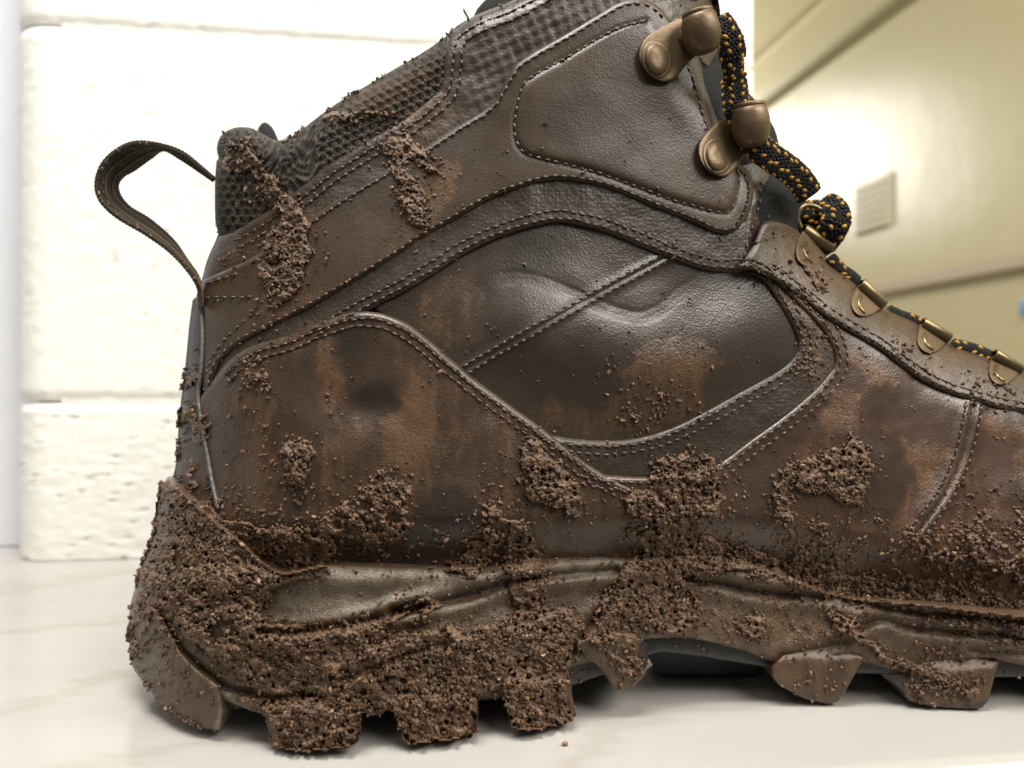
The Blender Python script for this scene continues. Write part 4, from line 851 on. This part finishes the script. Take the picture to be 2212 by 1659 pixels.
# crumbs clinging to the heel outline and the collar
for line, n, w_, r1 in ((heel_edge, 420, 9, 6.5), (cat([(388,870),(380,930),(378,1000),(368,1035),(345,1060)]), 130, 7, 5), (cat([(398,830),(396,800)]), 30, 8, 5), (collar[30:110], 160, 6, 4.6), (cat([(310,1470),(340,1510),(380,1545),(430,1570)]), 60, 5, 4)):
    t = RNG.integers(0, len(line), n); q_ = line[t]+RNG.normal(0, w_*.5, (n, 2)); keep = fbm(q_[:, 0], q_[:, 1], 24, 77, 2) > .45; q_ = q_[keep]
    d = top_s(q_[:, 0], q_[:, 1]); kk = d < 1; q_, d = q_[kk], d[kk]; rad = RNG.uniform(1.6, r1, len(q_)); CC.append(P(q_[:, 0], q_[:, 1], d)); RR.append(rad*d/F*S)
# loop crumbs
i_ = RNG.integers(40, n_-6, 60); CC.append(fr_[i_, RNG.integers(0, 2, 60)]); RR.append(RNG.uniform(.0002, .0005, 60))
CC = np.vstack(CC); RR = np.concatenate(RR); T_ = RNG.normal(0, 1, CC.shape)
cv_, cf_ = ellipsoids(CC, T_, RR*RNG.uniform(.8, 1.9, len(RR)), RR, jitter=.5)
tn = np.repeat(np.clip(RNG.beta(2.0, 2.8, len(RR))*1.05, 0, 1), 12)
mesh('mud_crumbs', cv_, cf_, M['mud'], boot, False, {'tint': tn}, 'stuff')
print('crumbs', len(RR), 'mud verts', len(Vm))

# ------------------------------------------------------------------ the setting
ex = np.array([.9889, .1489, 0]); ey = np.array([-.1489, .9889, 0]); ez = np.array([0, 0, 1.0]); P0 = np.array([-.249, .423, 0])
def room(a, b, c): return (P0+np.outer(np.atleast_1d(a), ex)+np.outer(np.atleast_1d(b), ey)+np.outer(np.atleast_1d(c), ez))*S
def marble():
    n = NT('marble'); 
    mp = n.n.new('ShaderNodeMapping'); n.link(n.co.outputs['Object'], mp.inputs[0]); mp.inputs['Rotation'].default_value = (0, 0, .5); mp.inputs['Scale'].default_value = (1, 3.2, 1)
    vec = mp.outputs[0]
    base = n.mix(n.noise(7, 5, .6, 1.0, vec), srgb(160, 156, 149), srgb(180, 177, 172))
    wv = n.n.new('ShaderNodeTexWave'); wv.inputs['Scale'].default_value = 2.6; wv.inputs['Distortion'].default_value = 9; wv.inputs['Detail'].default_value = 5; wv.inputs['Detail Scale'].default_value = 1.6; n.link(vec, wv.inputs[0])
    vein = n.ramp(wv.outputs['Fac'], [(.0, (1, 1, 1)), (.035, (.3, .3, .3)), (.12, (0, 0, 0))])
    c = n.mix(n.math('MULTIPLY', vein, n.math('MULTIPLY', n.noise(11, 3), .62)), base, srgb(146, 136, 124))
    n.set(Base_Color=c, Roughness=n.math('ADD', n.math('MULTIPLY', n.noise(40, 3), .1), .11), Normal=n.bump(n.noise(14, 3), .06, .004))
    return n.out()
def painted(name, c, rough, bscale=260, bstr=.5, bd=.0012):
    n = NT(name)
    n.set(Base_Color=n.mix(n.noise(30, 4), tuple(x*.93 for x in c[:3])+(1,), c), Roughness=rough, Normal=n.bump(n.noise(bscale, 5, .6), bstr, bd))
    return n.out()
M['marble'] = marble(); M['block'] = painted('painted_block', srgb(240, 239, 231), .5, 260, .25); M['mortar'] = painted('painted_mortar', srgb(236, 235, 226), .6)
M['white'] = painted('white_paint_cool_lit', srgb(226, 228, 234), .45, 120, .15, .0006); M['side'] = painted('cream_gloss_paint', srgb(198, 187, 146), .30, 9, .12, .01)  # bluish tint in the white stands for light from another source
M['rail'] = painted('tan_rail_paint', srgb(184, 168, 140), .4, 60, .2, .001); M['rail2'] = painted('olive_rail_paint', srgb(166, 154, 114), .4, 60, .2, .001); M['vent'] = painted('grey_vent_paint', srgb(200, 190, 158), .45, 60, .2, .001); M['blue'] = painted('blue_plastic', srgb(110, 160, 205), .4, 60, .2, .001)
def grid_box(name, f, na, nb, mat, parent=None, kind=None):
    a, b = np.meshgrid(np.linspace(0, 1, na), np.linspace(0, 1, nb)); V = f(a.ravel(), b.ravel()); idx = np.arange(na*nb).reshape(nb, na)
    q = np.stack([idx[:-1, :-1], idx[:-1, 1:], idx[1:, 1:], idx[1:, :-1]], -1).reshape(-1, 4)
    o = mesh(name, V, [], mat, None, True, None, kind, q)
    if parent is not None: o.parent = parent
    return o
# marble ledge: top, rounded front edge and front face
kf = room(0, 0, 0)[0]/S
uF = (2060-CU)/F*.2; bfront = float(np.dot(np.array([uF, .2, 0])-P0, ey))-.004
def ledge(a, b):
    aa = -.9+2.4*a; n = b*40; r = .006
    y = np.where(n <= 20, 1.9-(1.9-(bfront+r))*(n/20), np.where(n <= 30, bfront+r-r*np.sin((n-20)/10*np.pi/2), bfront)); z = np.where(n <= 20, 0, np.where(n <= 30, -r+r*np.cos((n-20)/10*np.pi/2), -r-.03*(n-30)/10))
    return (P0+aa[:, None]*ex+y[:, None]*ey+z[:, None]*ez)*S
o = grid_box('marble_ledge', ledge, 25, 41, M['marble']); o['kind'] = 'structure'
# concrete block wall
zj = H+(CV-868)/F*.423; HB = .203; LW = .402; jt = .0008; rb = .022
wall = bpy.data.objects.new('block_wall', None); col.objects.link(wall); wall['kind'] = 'structure'
WL = room(0, 0, 0)[0]; wall.location = WL
for z0, z1 in ((.0004, zj-jt), (zj+jt, zj+HB-jt), (zj+HB+jt, zj+2*HB-jt)):
    def fblock(a, b, z0=z0, z1=z1):
        m = len(a); na = 190; t = a*(LW+.10)                        # arc length: return face, bullnose, front face, end
        s = np.zeros(m); y = np.zeros(m); arc = rb*np.pi/2; ret = .10-arc
        i1 = t < ret; s[i1] = -rb; y[i1] = rb+(ret-t[i1])
        i2 = (t >= ret) & (t < .10); th = (t[i2]-ret)/arc*np.pi/2; s[i2] = -rb+rb-rb*np.cos(th); y[i2] = rb-rb*np.sin(th)
        i3 = t >= .10; s[i3] = t[i3]-.10; y[i3] = 0
        z = z0+(z1-z0)*b
        ed = (np.minimum(b, 1-b) if z0 > .01 else 1-b)*(z1-z0); edr = np.minimum(ed, np.maximum(LW-s, 0)); y = y+.0016*(1-smooth(0, .005, edr))
        px, pz = (s+1)*9000, (z+1)*9000
        pore = fbm(px, pz, 52, 401, 3); pin = fbm(px, pz, 26, 411, 2)
        y = y-.0007*(pore-.5)-.0005*(pin-.5)+.0015*smooth(.70, .8, pin)*smooth(.5, .65, pore)
        return room(0, 0, 0)+(s[:, None]*ex+y[:, None]*ey+z[:, None]*ez)*S-WL
    grid_box('block', fblock, 230, 110, M['block'], wall)
def slabbox(name, a0, a1, b0, b1, c0, c1, mat, parent=None, kind=None, org=None):
    V = np.vstack([room(a, b, c) for c in (c0, c1) for a, b in ((a0, b0), (a1, b0), (a1, b1), (a0, b1))]); V = V-(WL if parent is wall else 0)
    q = [(3, 2, 1, 0), (4, 5, 6, 7), (0, 1, 5, 4), (1, 2, 6, 5), (2, 3, 7, 6), (3, 0, 4, 7)]
    o = mesh(name, V, [], mat, None, False, None, kind, q)
    if parent is not None: o.parent = parent
    return o
slabbox('mortar', .006, LW-.004, .0013, .09, .0006, zj+2*HB, M['mortar'], wall)
slabbox('wall_return', -.9, -.023, .045, .09, .0005, .62, M['white'], None, 'structure')
# far side wall with rails (perpendicular to the block wall)
K = 4.0; cr = np.array([.1435, .482, 0])*K; dirw = -ey; nw = -ex
def side_pt(u, v, pro=0.0):
    d = np.array([(u-CU)/F, 1, (CV-v)/F]); o_ = np.array([0, 0, H]); c = cr+nw*pro
    t = np.dot(c-o_, nw)/np.dot(d, nw); return o_+d*t
SO = cr
def side_local(p): q = p-SO; return float(np.dot(q, dirw)), float(q[2])
def side_box(name, k0, k1, z0, z1, p0, p1, mat, parent=None, kind=None, bev=0.0):
    V = []
    for p in (p0, p1):
        ins = bev if p == p1 else 0
        for k, z in ((k0+ins, z0+ins), (k1-ins, z0+ins), (k1-ins, z1-ins), (k0+ins, z1-ins)): V.append((SO+dirw*k+nw*p+ez*z)*S)
    q = [(3, 2, 1, 0), (4, 5, 6, 7), (0, 1, 5, 4), (1, 2, 6, 5), (2, 3, 7, 6), (3, 0, 4, 7)]
    o = mesh(name, np.array(V), [], mat, None, False, None, kind, q)
    if parent is not None: o.parent = parent
    return o
sw = side_box('side_wall', -1.2, 1.85, 0, 2.4, -.08, 0, M['side'], None, 'structure')
z = side_local(side_pt(2030,600))[1]; side_box('chair_rail', -1.2, 1.85, z-.012, z+.012, .0005, .014, M['rail'], sw, None, .004)
z = side_local(side_pt(1800,115))[1]; side_box('crown_rail', -1.2, 1.85, z-.016, z+.016, .0005, .022, M['rail2'], sw, None, .01)
z = side_local(side_pt(1700,60))[1]; side_box('upper_rail', -1.2, 1.85, z-.012, z+.012, .0005, .014, M['side'], sw, None, .004)
k0, z1 = side_local(side_pt(1852,402)); k1, z0 = side_local(side_pt(1930,488)); k0, k1 = min(k0, k1), max(k0, k1)
vent = side_box('wall_vent', k0, k1, z0, z1, .001, .006, M['vent'], None, None, .003); vent['label'] = 'small pale grey louvred vent on the cream side wall'; vent['category'] = 'vent'
for i in range(6):
    zz = z0+(z1-z0)*(i+.75)/6.6; side_box('slat', k0+.008, k1-.008, zz-.006, zz+.003, .0062, .0115, M['vent'], vent, None, .002)
kb, zb = side_local(side_pt(2226,662)); an = np.arange(24)/24*2*np.pi; dv = np.vstack([(SO+dirw*kb+ez*zb)+nw*p+.016*k*(np.cos(an)[:, None]*dirw+np.sin(an)[:, None]*ez) for p, k in ((.0006, 1), (.003, 1), (.0045, .93), (.005, .7))]+[(SO+dirw*kb+ez*zb+nw*.0052)[None]])*S
ix = np.arange(96).reshape(4, 24); bl = mesh('round_sticker', dv, [(96, ix[3, k], ix[3, (k+1) % 24]) for k in range(24)], M['blue'], None, True, None, None, np.stack([ix[:-1], np.roll(ix[:-1], -1, 1), np.roll(ix[1:], -1, 1), ix[1:]], -1).reshape(-1, 4)); bl['label'] = 'round blue sticker on the cream side wall'; bl['category'] = 'sticker'
# stray crumb on the ledge
cc = P(np.array([1220.]), np.array([1612.]), np.array([H*F/(1612-CV)])); cc[:, 2] = .0006
v1, f1 = ellipsoids(cc, np.array([[1., .2, 0]]), .0009, .0006, jitter=.25); o = mesh('mud_crumb', v1, f1, M['mud'], None, False, {'tint': np.full(12, .9)}); o['label'] = 'tiny reddish crumb of dried mud lying on the marble ledge'; o['category'] = 'crumb'
